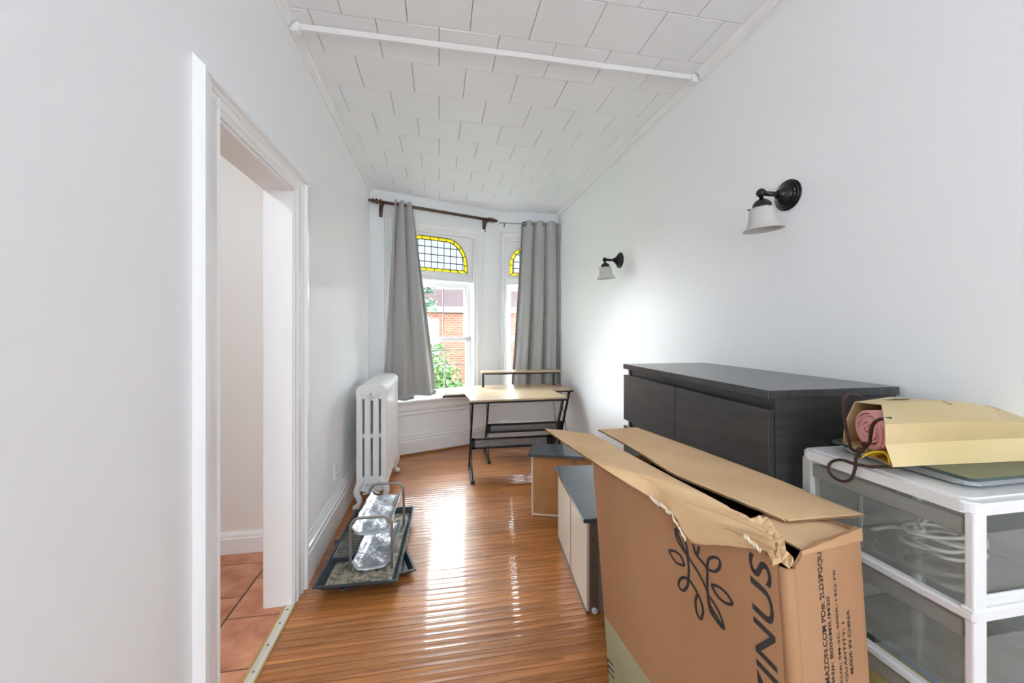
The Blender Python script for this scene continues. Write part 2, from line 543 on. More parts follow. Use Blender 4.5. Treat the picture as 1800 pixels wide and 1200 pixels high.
# thick back-band on the near side whose top is cut on a slope
b.prism([(XL, 0), (XL + .034, 0), (XL + .034, 2.100), (XL, 2.136)], 1.288, 1.302, Matrix(((1, 0, 0, 0), (0, 0, 1, 0), (0, 1, 0, 0), (0, 0, 0, 1))))
door_casing = struct(b.build('trim_4', m_trim))
dj = struct(thing('door_1', (XL, DY1, 0)))
b = B()
b.box(XL - .130, XL + .001, DY1 - .012, DY1, 0, DH, .002); b.box(XL - .130, XL + .001, DY0, DY0 + .012, 0, DH, .002)
b.box(XL - .130, XL + .001, DY0, DY1, DH - .012, DH, .002)
b.build('jamb', m_trim, dj, True)
b = B(); b.box(XL - .055, XL - .028, DY1 - .0135, DY1 - .011, 1.30, 1.355, .001); b.box(XL - .050, XL - .036, DY1 - .0145, DY1 - .013, 1.31, 1.345, .001)
b.build('strike_plate', m_trim, dj, True)

th = struct(thing('threshold_strip', (XL, 1.7, 0)))
b = B(); b.prism([(XL - .030, 0), (XL + .012, 0), (XL + .008, .006), (XL - .006, .009), (XL - .024, .007)], .9, 2.078, Matrix(((1, 0, 0, 0), (0, 0, 1, 0), (0, 1, 0, 0), (0, 0, 0, 1))))
b.build('metal_strip', m_alu, th, True)
b = B(); b.box(XL - .037, XL - .026, .9, 2.078, 0, .0065, .002); b.box(XL + .007, XL + .016, .9, 2.078, 0, .005, .0015); b.build('brass_edge', m_brass, th, True)
for yy in (1.40, 1.545, 1.69, 1.825, 1.95, 2.04):
    b = B(); b.lathe([(.0045, .0075), (.0045, .0098), (.002, .0106)], 8, Matrix.Translation((XL - .009, yy, 0))); b.build('screw', m_screw, th, True)

# ---------- hall beyond the doorway
b = B(); b.box(-3.2, XL - .03, -.6, 2.7, -.06, -.004); hall_floor = struct(b.build('floor_hall', m_grout))
for ci, (xc, ph) in enumerate(((-.812, 2.035), (-1.122, 2.197), (-1.432, 2.035), (-1.742, 2.197), (-2.052, 2.035), (-2.362, 2.197))):
    x1 = xc + .151; x0 = xc - .151
    if ci == 0: x0, x1 = -.966, XL - .03
    if ci == 1: x0 = -1.275; x1 = -.974
    yy = ph + .31 - .005
    while yy > .2:
        y1 = min(yy, 2.62); y0 = yy - .302
        if y1 - y0 > .03:
            b = B(); b.box(x0 + .001, x1, y0, y1, -.012, .001 + random.uniform(-.001, .001), .003); b.build('tile', m_terra, hall_floor)
        yy -= .31
    b = B(); y0 = ph + .31 + .004
    if y0 < 2.6:
        b.box(x0 + .001, x1, y0, 2.622, -.012, .001, .003); b.build('tile', m_terra, hall_floor)
b = B(); b.box(-3.2, XL - .122, 2.64, 2.74, 0, 2.75); struct(b.build('wall_hall_back', m_hallwall))
b = B(); b.box(-3.3, -3.2, -.7, 2.74, 0, 2.75); struct(b.build('wall_hall_left', m_hallwall))
b = B(); b.box(-3.2, XL - .122, -.7, -.6, 0, 2.75); struct(b.build('wall_hall_front', m_hallwall))
b = B(); b.box(-3.3, XL - .122, -.7, 2.74, 2.70, 2.8); struct(b.build('ceiling_hall', m_hallwall))
b = B(); b.prism([(2.62, 0), (2.642, 0), (2.642, .125), (2.634, .125), (2.626, .11), (2.624, .095), (2.62, .09)], -3.2, XL - .122, Matrix(((0, 0, 1, 0), (1, 0, 0, 0), (0, 1, 0, 0), (0, 0, 0, 1))))
struct(b.build('baseboard_hall', m_trim))

# ---------- baseboards and panelling under the bay window
BASE = [(0, 0), (.026, 0), (.026, .150), (.020, .158), (.023, .168), (.023, .185), (.014, .192), (.016, .206), (.009, .222), (.006, .236), (0, .236)]
b = B(); b.prism([(XL + o, z) for o, z in BASE], 2.221, 4.27, Matrix(((1, 0, 0, 0), (0, 0, 1, 0), (0, 1, 0, 0), (0, 0, 0, 1))))
struct(b.build('baseboard_left', m_trim))
b = B(); b.prism([(XR - o, z) for o, z in BASE], YR, 4.76, Matrix(((1, 0, 0, 0), (0, 0, 1, 0), (0, 1, 0, 0), (0, 0, 0, 1))))
struct(b.build('baseboard_right', m_trim))
b = B()
Mp1 = M1 @ Matrix(((0, 0, 1, 0), (0, 1, 0, 0), (1, 0, 0, 0), (0, 0, 0, 1))); Mp2 = M2 @ Matrix(((0, 0, 1, 0), (0, 1, 0, 0), (1, 0, 0, 0), (0, 0, 0, 1)))
b.prism(BASE, -1.58, .006, Mp1); struct(b.build('baseboard_back', m_trim))
b = B(); b.prism(BASE, -.006, .726, Mp2); struct(b.build('baseboard_back_right', m_trim))
b = B(); b.prism([(.022, 0), (.040, 0), (.038, .012), (.030, .018), (.022, .019)], -1.58, .01, Mp1); struct(b.build('trim_5', M('stained_shoe_moulding', (150, 96, 54), .4)))
SILL = [(0, 0), (.075, 0), (.085, -.008), (.085, -.022), (.072, -.030), (.040, -.034), (.036, -.050), (.026, -.060), (.022, -.085), (.030, -.095), (.030, -.120), (.016, -.130), (.012, -.150), (.020, -.160), (.018, -.172), (.006, -.180), (0, -.180)]
b = B(); b.prism([(o, .602 + z) for o, z in SILL], -1.58, -.02, Mp1); struct(b.build('trim_6', m_trim))
b = B(); b.prism([(o, .602 + z * .8) for o, z in SILL], .02, .72, Mp2); struct(b.build('trim_7', m_trim))


# ---------- windows
def clip_poly(poly, hull):
    """Sutherland-Hodgman, hull convex and counter-clockwise"""
    out = poly
    for i in range(len(hull)):
        a, c = hull[i], hull[(i + 1) % len(hull)]; inp = out; out = []
        sd = lambda p: (c[0] - a[0]) * (p[1] - a[1]) - (c[1] - a[1]) * (p[0] - a[0])
        for j in range(len(inp)):
            p, q = inp[j], inp[(j + 1) % len(inp)]; sp, sq = sd(p), sd(q)
            if sp >= 0: out.append(p)
            if (sp > 0 > sq) or (sp < 0 < sq):
                t = sp / (sp - sq); out.append((p[0] + (q[0] - p[0]) * t, p[1] + (q[1] - p[1]) * t))
        if not out: return []
    return out


def make_window(name, Mx, sL, sR, zB, zT, cas, arch, lights, cols, gridx, gridz, casL=True):
    """sL..sR opening; arch=(half width, z bottom, z top, rx, rz)"""
    w = struct(thing(name, Mx @ Vector(((sL + sR) / 2, zB, 0))))
    c = (sL + sR) / 2
    # casing with backband
    b = B()
    pr = [(0, 0), (0, .020), (.12, .022), (.18, .030), (.26, .024), (.60, .026), (.68, .034), (.76, .028), (.85, .046), (1, .046), (1, 0)]
    # profile across width, extruded along z
    MV = Mx @ Matrix(((1, 0, 0, 0), (0, 0, 1, 0), (0, 1, 0, 0), (0, 0, 0, 1)))
    b.prism([(sR + t * cas, o) for t, o in pr], zB, zT + .07, MV)
    cl = cas if casL else .060
    b.prism([(sL - t * cl, o) for t, o in pr], zB, zT + .07, MV)
    MH = Mx @ Matrix(((0, 0, 1, 0), (0, 1, 0, 0), (1, 0, 0, 0), (0, 0, 0, 1)))
    b.prism([(o, zT + t * .085) for t, o in pr], sL - cl, sR + cas, MH)
    b.build('casing', m_trim, w, True)
    # lining of the reveal
    b = B()
    b.box(sL, sL + .022, zB, zT, -.22, .01, .003, Mx); b.box(sR - .022, sR, zB, zT, -.22, .01, .003, Mx); b.box(sL, sR, zT - .022, zT, -.22, .01, .003, Mx)
    b.box(sL, sR, zB - .01, zB + .02, -.23, .01, .003, Mx)
    b.build('lining', m_trim, w, True)
    # transom bar
    tb0, tb1 = 1.905, 1.995
    b = B(); b.prism([(-.12, tb0), (-.02, tb0), (-.02, tb0 + .02), (-.035, tb0 + .03), (-.035, tb1 - .025), (-.015, tb1 - .015), (-.015, tb1), (-.12, tb1)], sL, sR, MH)
    b.build('transom_bar', m_trim, w, True)
    # spandrel panel with an arched opening
    hw, za, zt, rx, rz = arch
    out = [(c - hw, za), (c + hw, za)]; n = 10
    for k in range(n + 1):
        a = PI / 2 * k / n; out.append((c + hw - rx + rx * math.cos(a), zt - rz + rz * math.sin(a)))
    for k in range(n + 1):
        a = PI / 2 + PI / 2 * k / n; out.append((c - hw + rx + rx * math.cos(a), zt - rz + rz * math.sin(a)))
    b = B()
    # panel: fan of quads between arch outline and rectangle
    R0, R1, T0, T1 = sL + .018, sR - .018, tb1 - .005, zT - .018
    def onrect(p):
        dx, dz = p[0] - c, p[1] - (za + zt) / 2; zc = (za + zt) / 2
        k = 1e9
        if dx > 1e-6: k = min(k, (R1 - c) / dx)
        if dx < -1e-6: k = min(k, (R0 - c) / dx)
        if dz > 1e-6: k = min(k, (T1 - zc) / dz)
        if dz < -1e-6: k = min(k, (T0 - zc) / dz)
        return (c + dx * k, zc + dz * k)
    dense = []
    for i in range(len(out)):
        p, q = out[i], out[(i + 1) % len(out)]
        m = max(1, int(math.dist(p, q) / .03))
        for k in range(m): dense.append((p[0] + (q[0] - p[0]) * k / m, p[1] + (q[1] - p[1]) * k / m))
    rect = [onrect(p) for p in dense]
    corners = [(R0, T0), (R1, T0), (R1, T1), (R0, T1)]
    for cn in corners:   # snap the nearest rim point to each corner
        i = min(range(len(rect)), key=lambda j: math.dist(rect[j], cn)); rect[i] = cn
    nd = len(dense)
    for zf, zb in ((-.052, -.085),):
        vi = [b.bm.verts.new(Mx @ Vector((p[0], p[1], zf))) for p in dense]; vo = [b.bm.verts.new(Mx @ Vector((p[0], p[1], zf))) for p in rect]
        vb = [b.bm.verts.new(Mx @ Vector((p[0], p[1], zb))) for p in dense]; wb = [b.bm.verts.new(Mx @ Vector((p[0], p[1], zb))) for p in rect]
        for i in range(nd):
            j = (i + 1) % nd
            b.bm.faces.new((vi[i], vi[j], vo[j], vo[i])); b.bm.faces.new((vb[i], wb[i], wb[j], vb[j])); b.bm.faces.new((vi[i], vb[i], vb[j], vi[j]))
    b.build('spandrel_panel', m_trim, w, True)
    # stained glass: yellow border panes, clear lights, lead cames
    bw = .042
    inn = [(c - hw + bw, za + bw * .8), (c + hw - bw, za + bw * .8)]
    for k in range(n + 1):
        a = PI / 2 * k / n; inn.append((c + hw - rx + (rx - bw) * math.cos(a), zt - rz + (rz - bw) * math.sin(a)))
    for k in range(n + 1):
        a = PI / 2 + PI / 2 * k / n; inn.append((c - hw + rx + (rx - bw) * math.cos(a), zt - rz + (rz - bw) * math.sin(a)))
    polys = []
    def pts_on(loop_, t):   # same parameter on both outlines
        i = int(t) % len(loop_); f_ = t - int(t); p, q = loop_[i], loop_[(i + 1) % len(loop_)]
        return (p[0] + (q[0] - p[0]) * f_, p[1] + (q[1] - p[1]) * f_)
    m = len(out); cuts = []
    nb = max(3, round(2 * hw / .105)); cuts += [k / nb for k in range(nb)]
    cuts += [1, 1.5, 2] if (zt - rz - za) > .15 else [1, 2]
    na = 4; cuts += [2 + n * k / na for k in range(1, na)]
    cuts += [2 + n]
    ntp = max(2, round(2 * (hw - rx) / .1)); cuts += [2 + n + k / ntp for k in range(1, ntp)]
    cuts += [3 + n] + [3 + n + n * k / na for k in range(1, na)] + [3 + 2 * n]
    last = 3 + 2 * n; cuts += [last + .5] if (zt - rz - za) > .15 else []
    cuts = [q for q in cuts] + [m]
    # slanted joints in the border like the photo
    for i in range(len(cuts) - 1):
        t0, t1 = cuts[i], cuts[i + 1]
        step = [t0] + [k for k in range(int(t0) + 1, int(math.ceil(t1)))] + [t1]
        step = sorted(set(step))
        o_ = [pts_on(out, t if t < m else 0) for t in step]; i_ = [pts_on(inn, t if t < m else 0) for t in step]
        sl = .012 if i % 2 else -.012
        polys.append((o_ + i_[::-1], 1))
    xs = [c - hw] + [g for g in gridx if c - hw < g < c + hw] + [c + hw]; zs = [za] + list(gridz) + [zt]
    for i in range(len(xs) - 1):
        for j in range(len(zs) - 1):
            q = clip_poly([(xs[i], zs[j]), (xs[i + 1], zs[j]), (xs[i + 1], zs[j + 1]), (xs[i], zs[j + 1])], inn)
            if len(q) > 2: polys.append((q, 0))
    cm = B()
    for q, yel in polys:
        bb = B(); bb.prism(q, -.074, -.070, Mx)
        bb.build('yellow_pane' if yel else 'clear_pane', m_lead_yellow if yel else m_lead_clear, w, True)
        for i in range(len(q)):
            p, r = q[i], q[(i + 1) % len(q)]
            if math.dist(p, r) < .004: continue
            cm.bar(Mx @ Vector((p[0], p[1], -.070)), Mx @ Vector((r[0], r[1], -.070)), .0065, .008)
    cm.build('lead_came', m_came, w, True)
    # sashes
    def sash(nm, z0, z1, dep, hz, rail):
        s_ = B(); st = .062; a0, a1 = sL + .022, sR - .022
        s_.box(a0, a0 + st, z0, z1, dep - .04, dep, .004, Mx); s_.box(a1 - st, a1, z0, z1, dep - .04, dep, .004, Mx)
        s_.box(a0, a1, z0, z0 + rail[0], dep - .04, dep, .004, Mx); s_.box(a0, a1, z1 - rail[1], z1, dep - .04, dep, .004, Mx)
        so = s_.build(nm, m_trim, w, True)
        g = B(); g.box(a0 + st, a1 - st, z0 + rail[0], z1 - rail[1], dep - .024, dep - .020, 0, Mx); g.build('pane', m_pane, so, True)
        for k in range(1, cols):
            xx = a0 + st + (a1 - a0 - 2 * st) * k / cols
            q = B(); q.box(xx - .0045, xx + .0045, z0 + rail[0], z1 - rail[1], dep - .03, dep - .012, .002, Mx); q.build('muntin', m_muntin, so, True)
        for zz in hz:
            q = B(); q.box(a0 + st, a1 - st, zz - .0045, zz + .0045, dep - .03, dep - .012, .002, Mx); q.build('muntin', m_muntin, so, True)
    sash('upper_sash', 1.225, 1.900, -.115, (1.545,), (.04, .06))
    sash('lower_sash', .612, 1.262, -.072, (.945, 1.112), (.055, .048))
    return w


make_window('window_1', M1, -1.298, -.336, .600, 2.450, .098, (.407, 2.010, 2.402, .262, .30), 1, 3,
            [-1.159 + .0767 * k - .0015 for k in range(0, 10)], (2.115, 2.198, 2.285))
make_window('window_2', M2, .062, .600, .600, 2.465, .098, (.208, 2.024, 2.375, .19, .22), 1, 2,
            [.331 + .0767 * k for k in (-2, -1, 0, 1, 2)], (2.115, 2.198, 2.285), casL=False)


# small hook and cable details on the walls
b = B(); b.box(-.15, -.135, 1.57, 1.615, 0, .012, .003, M1); tag(b.build('wall_hook', m_trim), 'tiny white hook on the wall between the two bay windows', 'hook')

# ================================================================= OUTSIDE
GZ = -3.2
b = B(); b.box(-40, 40, 5.6, 60, GZ - .2, GZ); struct(b.build('ground', m_grass))
hs = thing('brick_house', (1.0, 13.4, GZ), 0, 'red brick house with shingled roof seen through the sash window', 'house')
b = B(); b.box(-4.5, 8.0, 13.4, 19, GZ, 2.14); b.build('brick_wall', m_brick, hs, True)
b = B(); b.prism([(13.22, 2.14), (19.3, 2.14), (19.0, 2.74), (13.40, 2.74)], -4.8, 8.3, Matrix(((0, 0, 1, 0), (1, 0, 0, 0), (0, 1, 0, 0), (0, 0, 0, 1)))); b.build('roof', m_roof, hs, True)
b = B(); b.box(-4.8, 8.3, 13.2, 13.42, 1.95, 2.14, .01); b.build('eave_board', m_stone, hs, True)
for xx in (-.95, 2.6, 5.2):
    wn_ = B(); wn_.box(xx, xx + .95, 13.33, 13.41, .15, 1.75, .01); wo = wn_.build('house_window', m_housewin, hs, True)
    for k in (0, 1):
        p = B(); p.box(xx + .07, xx + .88, 13.315, 13.332, .24 + k * .76, .92 + k * .76); p.build('pane', M('painted_sky_pane', (130, 142, 146), .2, .2), wo, True)  # blue-grey base colour paints in the reflected sky
    p = B(); p.box(xx - .06, xx + 1.01, 13.28, 13.41, .05, .15, .01); p.build('sill', m_stone, wo, True)


def plant(name, label, centre, rad, nleaf, size, mat, trunk, cat='tree', seed=1):
    rnd = random.Random(seed)
    t = thing(name, (centre[0], centre[1], GZ), 0, label, cat)
    v = []; f = []
    lobes = [(Vector(centre) + Vector((rnd.uniform(-1, 1) * rad[0] * .6, rnd.uniform(-1, 1) * rad[1] * .6, rnd.uniform(-1, 1) * rad[2] * .7)), rnd.uniform(.35, .6)) for _ in range(14)]
    for i in range(nleaf):
        lc, lr = rnd.choice(lobes)
        d = Vector((rnd.gauss(0, 1), rnd.gauss(0, 1), rnd.gauss(0, 1))).normalized() * (rnd.random() ** .4)
        p = lc + Vector((d.x * rad[0] * lr, d.y * rad[1] * lr, d.z * rad[2] * lr))
        u = Vector((rnd.gauss(0, 1), rnd.gauss(0, 1), rnd.gauss(0, .6))).normalized(); w_ = u.cross(Vector((rnd.gauss(0, 1), rnd.gauss(0, 1), rnd.gauss(0, 1)))).normalized()
        s_ = size * rnd.uniform(.6, 1.2); k = len(v)
        v += [p - u * s_, p + w_ * s_ * .45, p + u * s_, p - w_ * s_ * .45]; f.append((k, k + 1, k + 2, k + 3))
    me = bpy.data.meshes.new('foliage'); me.from_pydata(v, [], f); o = link('foliage', me, mat, t, True); o['kind'] = 'stuff'
    b = B()
    tp = Vector((centre[0], centre[1], centre[2]))
    b.tube(smooth_path([(centre[0], centre[1], GZ), (centre[0] + .1, centre[1], (GZ + tp.z) / 2), tp]), trunk, 8)
    for k in range(5):
        q = lobes[k][0]; b.tube(smooth_path([(centre[0], centre[1], tp.z - rad[2] * .7), (tp + q) / 2, q]), trunk * .4, 6)
    b.build('trunk', m_bark, t, True)
    return t


plant('climbing_shrub', 'tall bright green shrub against the brick house outside the window', (-.35, 11.2, -.7), (1.05, .8, 2.0), 5200, .085, m_leaf, .06, 'shrub', 3)
plant('leafy_tree', 'blue-green tree whose branches hang at the top of the sash window', (-1.5, 10.4, 2.1), (1.7, .9, .75), 4200, .09, m_leaf2, .12, 'tree', 5)
plant('low_shrub', 'low green shrub at the foot of the brick house outside', (.95, 11.6, -1.15), (.75, .6, 1.1), 2600, .075, m_leaf, .05, 'shrub', 9)

# ================================================================= CURTAINS
def rod_point(s, z, off): return M1 @ Vector((s, z, off))


cr = thing('curtain_rod', rod_point(-.86, 2.646, .09), 0, 'dark bronze curtain rod with turned finials above the left bay window', 'curtain rod')
b = B(); b.tube([rod_point(-1.44, 2.646, .09), rod_point(-.215, 2.646, .09)], .0165, 12); b.build('pole', m_rod, cr, True)
for sg, s0 in ((-1, -1.44), (1, -.215)):
    b = B(); ax = Vector((D1.x * sg, D1.y * sg, 0)); up = Vector((0, 0, 1)); sd = ax.cross(up)
    m = Matrix((sd, up, ax)).transposed().to_4x4(); m.translation = rod_point(s0, 2.646, .09)
    m = m @ Matrix.Diagonal((1.3, 1.3, 1.15, 1)); b.lathe([(.0125, 0), (.022, .005), (.022, .013), (.013, .018), (.012, .026), (.021, .036), (.023, .046), (.014, .056), (.012, .062), (.018, .070), (.019, .078), (.010, .088), (.008, .094), (.012, .100), (.011, .108), (.002, .114)], 14, m)
    b.build('finial', m_rod, cr, True)
    sb = s0 - sg * .012
    b = B(); b.prism([(0, -.125), (.014, -.125), (.024, -.06), (.045, -.03), (.085, -.016), (.098, .0), (.098, .018), (.080, .018), (0, .018)], sb - .017, sb + .017, M1 @ Matrix(((0, 0, 1, 0), (0, 1, 0, 2.640), (1, 0, 0, 0), (0, 0, 0, 1))))
    b.build('bracket', m_rod, cr, True)


def curtain(name, Mx, top, bot, ztop, zbot, off, folds, amp, label, seed, grommets=None, hemstep=None, wob=None):
    """cloth sheet: top=(s0,s1), bot=(s0,s1); folds list of (phase) drive the pleats"""
    rnd = random.Random(seed); t = thing(name, Mx @ Vector(((bot[0] + bot[1]) / 2, zbot, off)), 0, label, 'curtain', 'grey curtains at the bay windows')
    NC, NR = 110, 36; rows = []
    ph = [rnd.uniform(0, 6.28) for _ in range(4)]
    for i in range(NR + 1):
        v = i / NR; r = []
        for j in range(NC + 1):
            u = j / NC
            e = v ** 1.0
            s0 = top[0] + (bot[0] - top[0]) * e; s1 = top[1] + (bot[1] - top[1]) * e
            uu = u + .018 * math.sin(2 * PI * folds * u + ph[0]) * (1 - .3 * v)
            s = s0 + (s1 - s0) * uu
            k = math.sin(2 * PI * (folds * u + .10 * math.sin(2.4 * v + ph[1])) + ph[2]); k = 2 * abs(math.sin(PI * (folds * u + .10 * math.sin(2.4 * v + ph[1])) + ph[2] / 2)) ** .8 - 1.1
            k2 = math.sin(2 * PI * (folds * 1.9 * u + .2 * v) + ph[3])
            a = amp * (.9 + .5 * v)
            zz = ztop + (zbot - ztop) * v
            if hemstep and u > hemstep[0]: zz += hemstep[1] * v
            if v == 0: zz -= .022 * (1 - abs(k)) 
            o = off + a * (k * .8 + k2 * .25 * v)
            r.append(Mx @ Vector((s, zz, o)))
        rows.append(r)
    b = B(); b.loft(rows, True, .0025); b.build('cloth', m_curtain, t, True, fix=False)
    b = B()   # hem stitched along the bottom
    h = [[p + Vector((0, 0, 0)) + (Mx.to_3x3() @ Vector((0, 0, .0016))) for p in rows[q]] for q in (NR - 1, NR)]
    b.loft(h, True, .004); b.build('hem', m_curtain, t, True, fix=False)
    if grommets:
        for g in grommets:
            b = B(); c_ = Mx @ Vector((g, ztop - .045, off + .012)); d = (Mx.to_3x3() @ Vector((1, 0, 0))).normalized(); n_ = (Mx.to_3x3() @ Vector((0, 0, 1))).normalized()
            b.tube([c_ + Vector((0, 0, 1)) * .024 * math.cos(a * PI / 8) + (d * .7 + n_ * .7) * .024 * math.sin(a * PI / 8) for a in range(16)], .005, 6, True)
            b.build('grommet', m_black, t, True)
    return t


curtain('curtain', M1, (-1.318, -1.118), (-1.46, -.835), 2.690, .612, .100, 2.6, .046,
        'grey curtain hanging from the bronze rod behind the radiator', 4, None, (.58, .03))
cr2 = thing('thin_curtain_rod', M2 @ Vector((.37, 2.632, .08)), 0, 'thin steel curtain rod carrying the right-hand grey curtain', 'curtain rod')
b = B(); b.tube([M2 @ Vector((-.02, 2.634, .09)), M2 @ Vector((.726, 2.632, .09))], .0055, 8); b.build('pole', m_thin, cr2, True)
b = B(); b.tube(smooth_path([M2 @ Vector((.045, 2.632, .09)), M2 @ Vector((.045, 2.61, .08)), M2 @ Vector((.045, 2.60, .03)), M2 @ Vector((.045, 2.61, .0))]), .005, 6); b.build('bracket', m_black, cr2, True)
curtain('curtain', M2, (.255, .715), (.125, .728), 2.668, .60, .105, 3.3, .048,
        'grey grommet curtain hanging in the corner beside the right wall', 11, (.285, .36, .50, .62))

# ================================================================= RADIATOR
RY0, NS, PITCH = 3.10, 14, .0595
rad = thing('radiator', (-.498, 3.5, 0), 0, 'white painted cast iron column radiator against the left wall', 'radiator')


def section_mesh():
    b = B(); hw = .113; z0, z1 = .145, .905
    for x in (-.088, -.030, .030, .088):
        b.box(x - .0225, x + .0225, -.0285, .0285, z0 + .02, z1 - .02, .010, None, 2)
    # rounded top and bottom headers
    n = 10
    for zc, sg in ((z1 - .045, 1), (z0 + .055, -1)):
        pts = [(-hw, 0), (hw, 0)] + [(hw * math.cos(a) if abs(math.cos(a)) < .72 else math.copysign(hw, math.cos(a)) * (.72 + .28 * (1 - ((abs(math.cos(a)) - .72) / .28 - 1) ** 2) ** .5 * 1), sg * .075 * math.sin(a)) for a in [PI * k / n for k in range(1, n)]]
        top = [(-hw, -.01 * sg), (hw, -.01 * sg), (hw, .028 * sg), (hw * .86, .055 * sg), (hw * .55, .072 * sg), (.0, .075 * sg), (-hw * .55, .072 * sg), (-hw * .86, .055 * sg), (-hw, .028 * sg)]
        if sg < 0: top = top[::-1]
        b2 = bmesh.new(); va = [b2.verts.new((x, -.022, zc + z)) for x, z in top]; vb = [b2.verts.new((x, .022, zc + z)) for x, z in top]
        b2.faces.new(va); b2.faces.new(vb[::-1])
        for i in range(len(top)):
            j = (i + 1) % len(top); b2.faces.new((va[i], vb[i], vb[j], va[j]))
        bmesh.ops.recalc_face_normals(b2, faces=b2.faces[:])
        bmesh.ops.bevel(b2, geom=b2.edges[:], offset=.006, segments=2, profile=.5, affect='EDGES')
        b.merge(b2)
    b.box(-.10, .10, -.016, .016, .525, .560, .010, None, 2)
    for zc in (.845, .205): b.lathe([(.034, -.030), (.034, .030)], 14, Matrix.Translation((0, 0, zc)) @ Matrix.Rotation(PI / 2, 4, 'X'))
    bmesh.ops.recalc_face_normals(b.bm, faces=b.bm.faces[:])
    me = bpy.data.meshes.new('section'); b.bm.to_mesh(me); b.bm.free(); me.materials.append(m_rad); return me


sm = section_mesh()
for i in range(NS):
    o = link('section', sm, None, rad); o.location = (0, RY0 + PITCH * (i + .45) - 3.5, 0)
RX = -.498
b = B(); mm = Matrix.Translation((RX, RY0 + .003, .862)) @ Matrix.Rotation(PI / 2, 4, 'X')
b.lathe([(.040, 0), (.040, .012), (.032, .018), (.022, .020), (.022, .028), (.014, .030)], 18, mm); b.build('end_plug', m_rad, rad, True)
b = B(); b.lathe([(.009, .030), (.009, .034), (.004, .036)], 10, mm); b.build('bleed_screw', m_chrome, rad, True)
for sx in (-.060, .062):
    b = B(); b.lathe([(.016, 0), (.016, .006), (.008, .010)], 12, Matrix.Translation((RX + sx, RY0 + .004, .835)) @ Matrix.Rotation(PI / 2, 4, 'X')); b.build('boss', m_rad, rad, True)
for yy in (RY0 + .02, RY0 + PITCH * (NS - .7)):
    for sg in (-1, 1):
        b = B(); x0 = RX + sg * .075
        b.tube(smooth_path([(x0 - sg * .02, yy, .235), (x0 + sg * .015, yy - .006, .180), (x0 + sg * .032, yy - .010, .125), (x0 + sg * .012, yy - .014, .075), (x0 + sg * .015, yy - .016, .045), (x0 + sg * .036, yy - .018, .024)], 5), [.030 - .0006 * k for k in range(26)][:26], 10)
        b2 = bmesh.new(); bmesh.ops.create_icosphere(b2, subdivisions=2, radius=.022); bmesh.ops.transform(b2, matrix=Matrix.Translation((x0 + sg * .034, yy - .02, .021)) @ Matrix.Diagonal((1.25, 1.1, .95, 1)), verts=b2.verts); b.merge(b2, True)
        b2 = bmesh.new(); bmesh.ops.create_icosphere(b2, subdivisions=2, radius=.024); bmesh.ops.transform(b2, matrix=Matrix.Translation((x0 + sg * .034, yy - .012, .130)) @ Matrix.Diagonal((.9, .8, 1.2, 1)), verts=b2.verts); b.merge(b2, True)
        b.build('leg', m_rad, rad, True)
    b = B()   # scroll ornament between the legs
    for sg in (-1, 1):
        b.tube([(RX + sg * (.012 + .028 * math.exp(-k * .10) * math.cos(k * .5)), yy - .028, .178 + .028 * math.exp(-k * .10) * math.sin(k * .5) - .0) for k in range(18)], .0065, 6)
        b.tube(smooth_path([(RX + sg * .005, yy - .028, .150), (RX + sg * .03, yy - .03, .128), (RX + sg * .058, yy - .028, .118)]), .008, 6)
    b.build('scroll_ornament', m_rad, rad, True)
b = B(); b.box(RX - .105, RX + .105, RY0 + PITCH * (NS - .06), RY0 + PITCH * (NS - .02), .19, .85, .003); b.build('slot_blocker', m_rad, rad, True)  # plate added out of sight to stop light showing through the slots
b = B(); b.tube(smooth_path([(RX, RY0 + PITCH * NS - .01, .205), (RX, RY0 + PITCH * NS + .04, .205), (RX, RY0 + PITCH * NS + .05, .19), (RX, RY0 + PITCH * NS + .05, .002)]), .016, 10); b.build('supply_pipe', m_rad, rad, True)

# outlet on the left wall
ot = thing('wall_outlet', (XL, 2.885, .371), 0, 'white wall outlet on the left wall just above the baseboard', 'outlet')
b = B(); b.box(XL, XL + .006, 2.848, 2.922, .313, .43, .002); b.build('plate', m_outlet, ot, True)
for dz in (.345, .398):
    b = B(); b.box(XL + .005, XL + .009, 2.868, 2.902, dz - .016, dz + .016, .003); so = b.build('socket', m_outlet, ot, True)
    b = B(); b.box(XL + .0085, XL + .0094, 2.876, 2.879, dz - .006, dz + .006); b.box(XL + .0085, XL + .0094, 2.890, 2.893, dz - .006, dz + .006); b.build('slot', m_black, so, True)

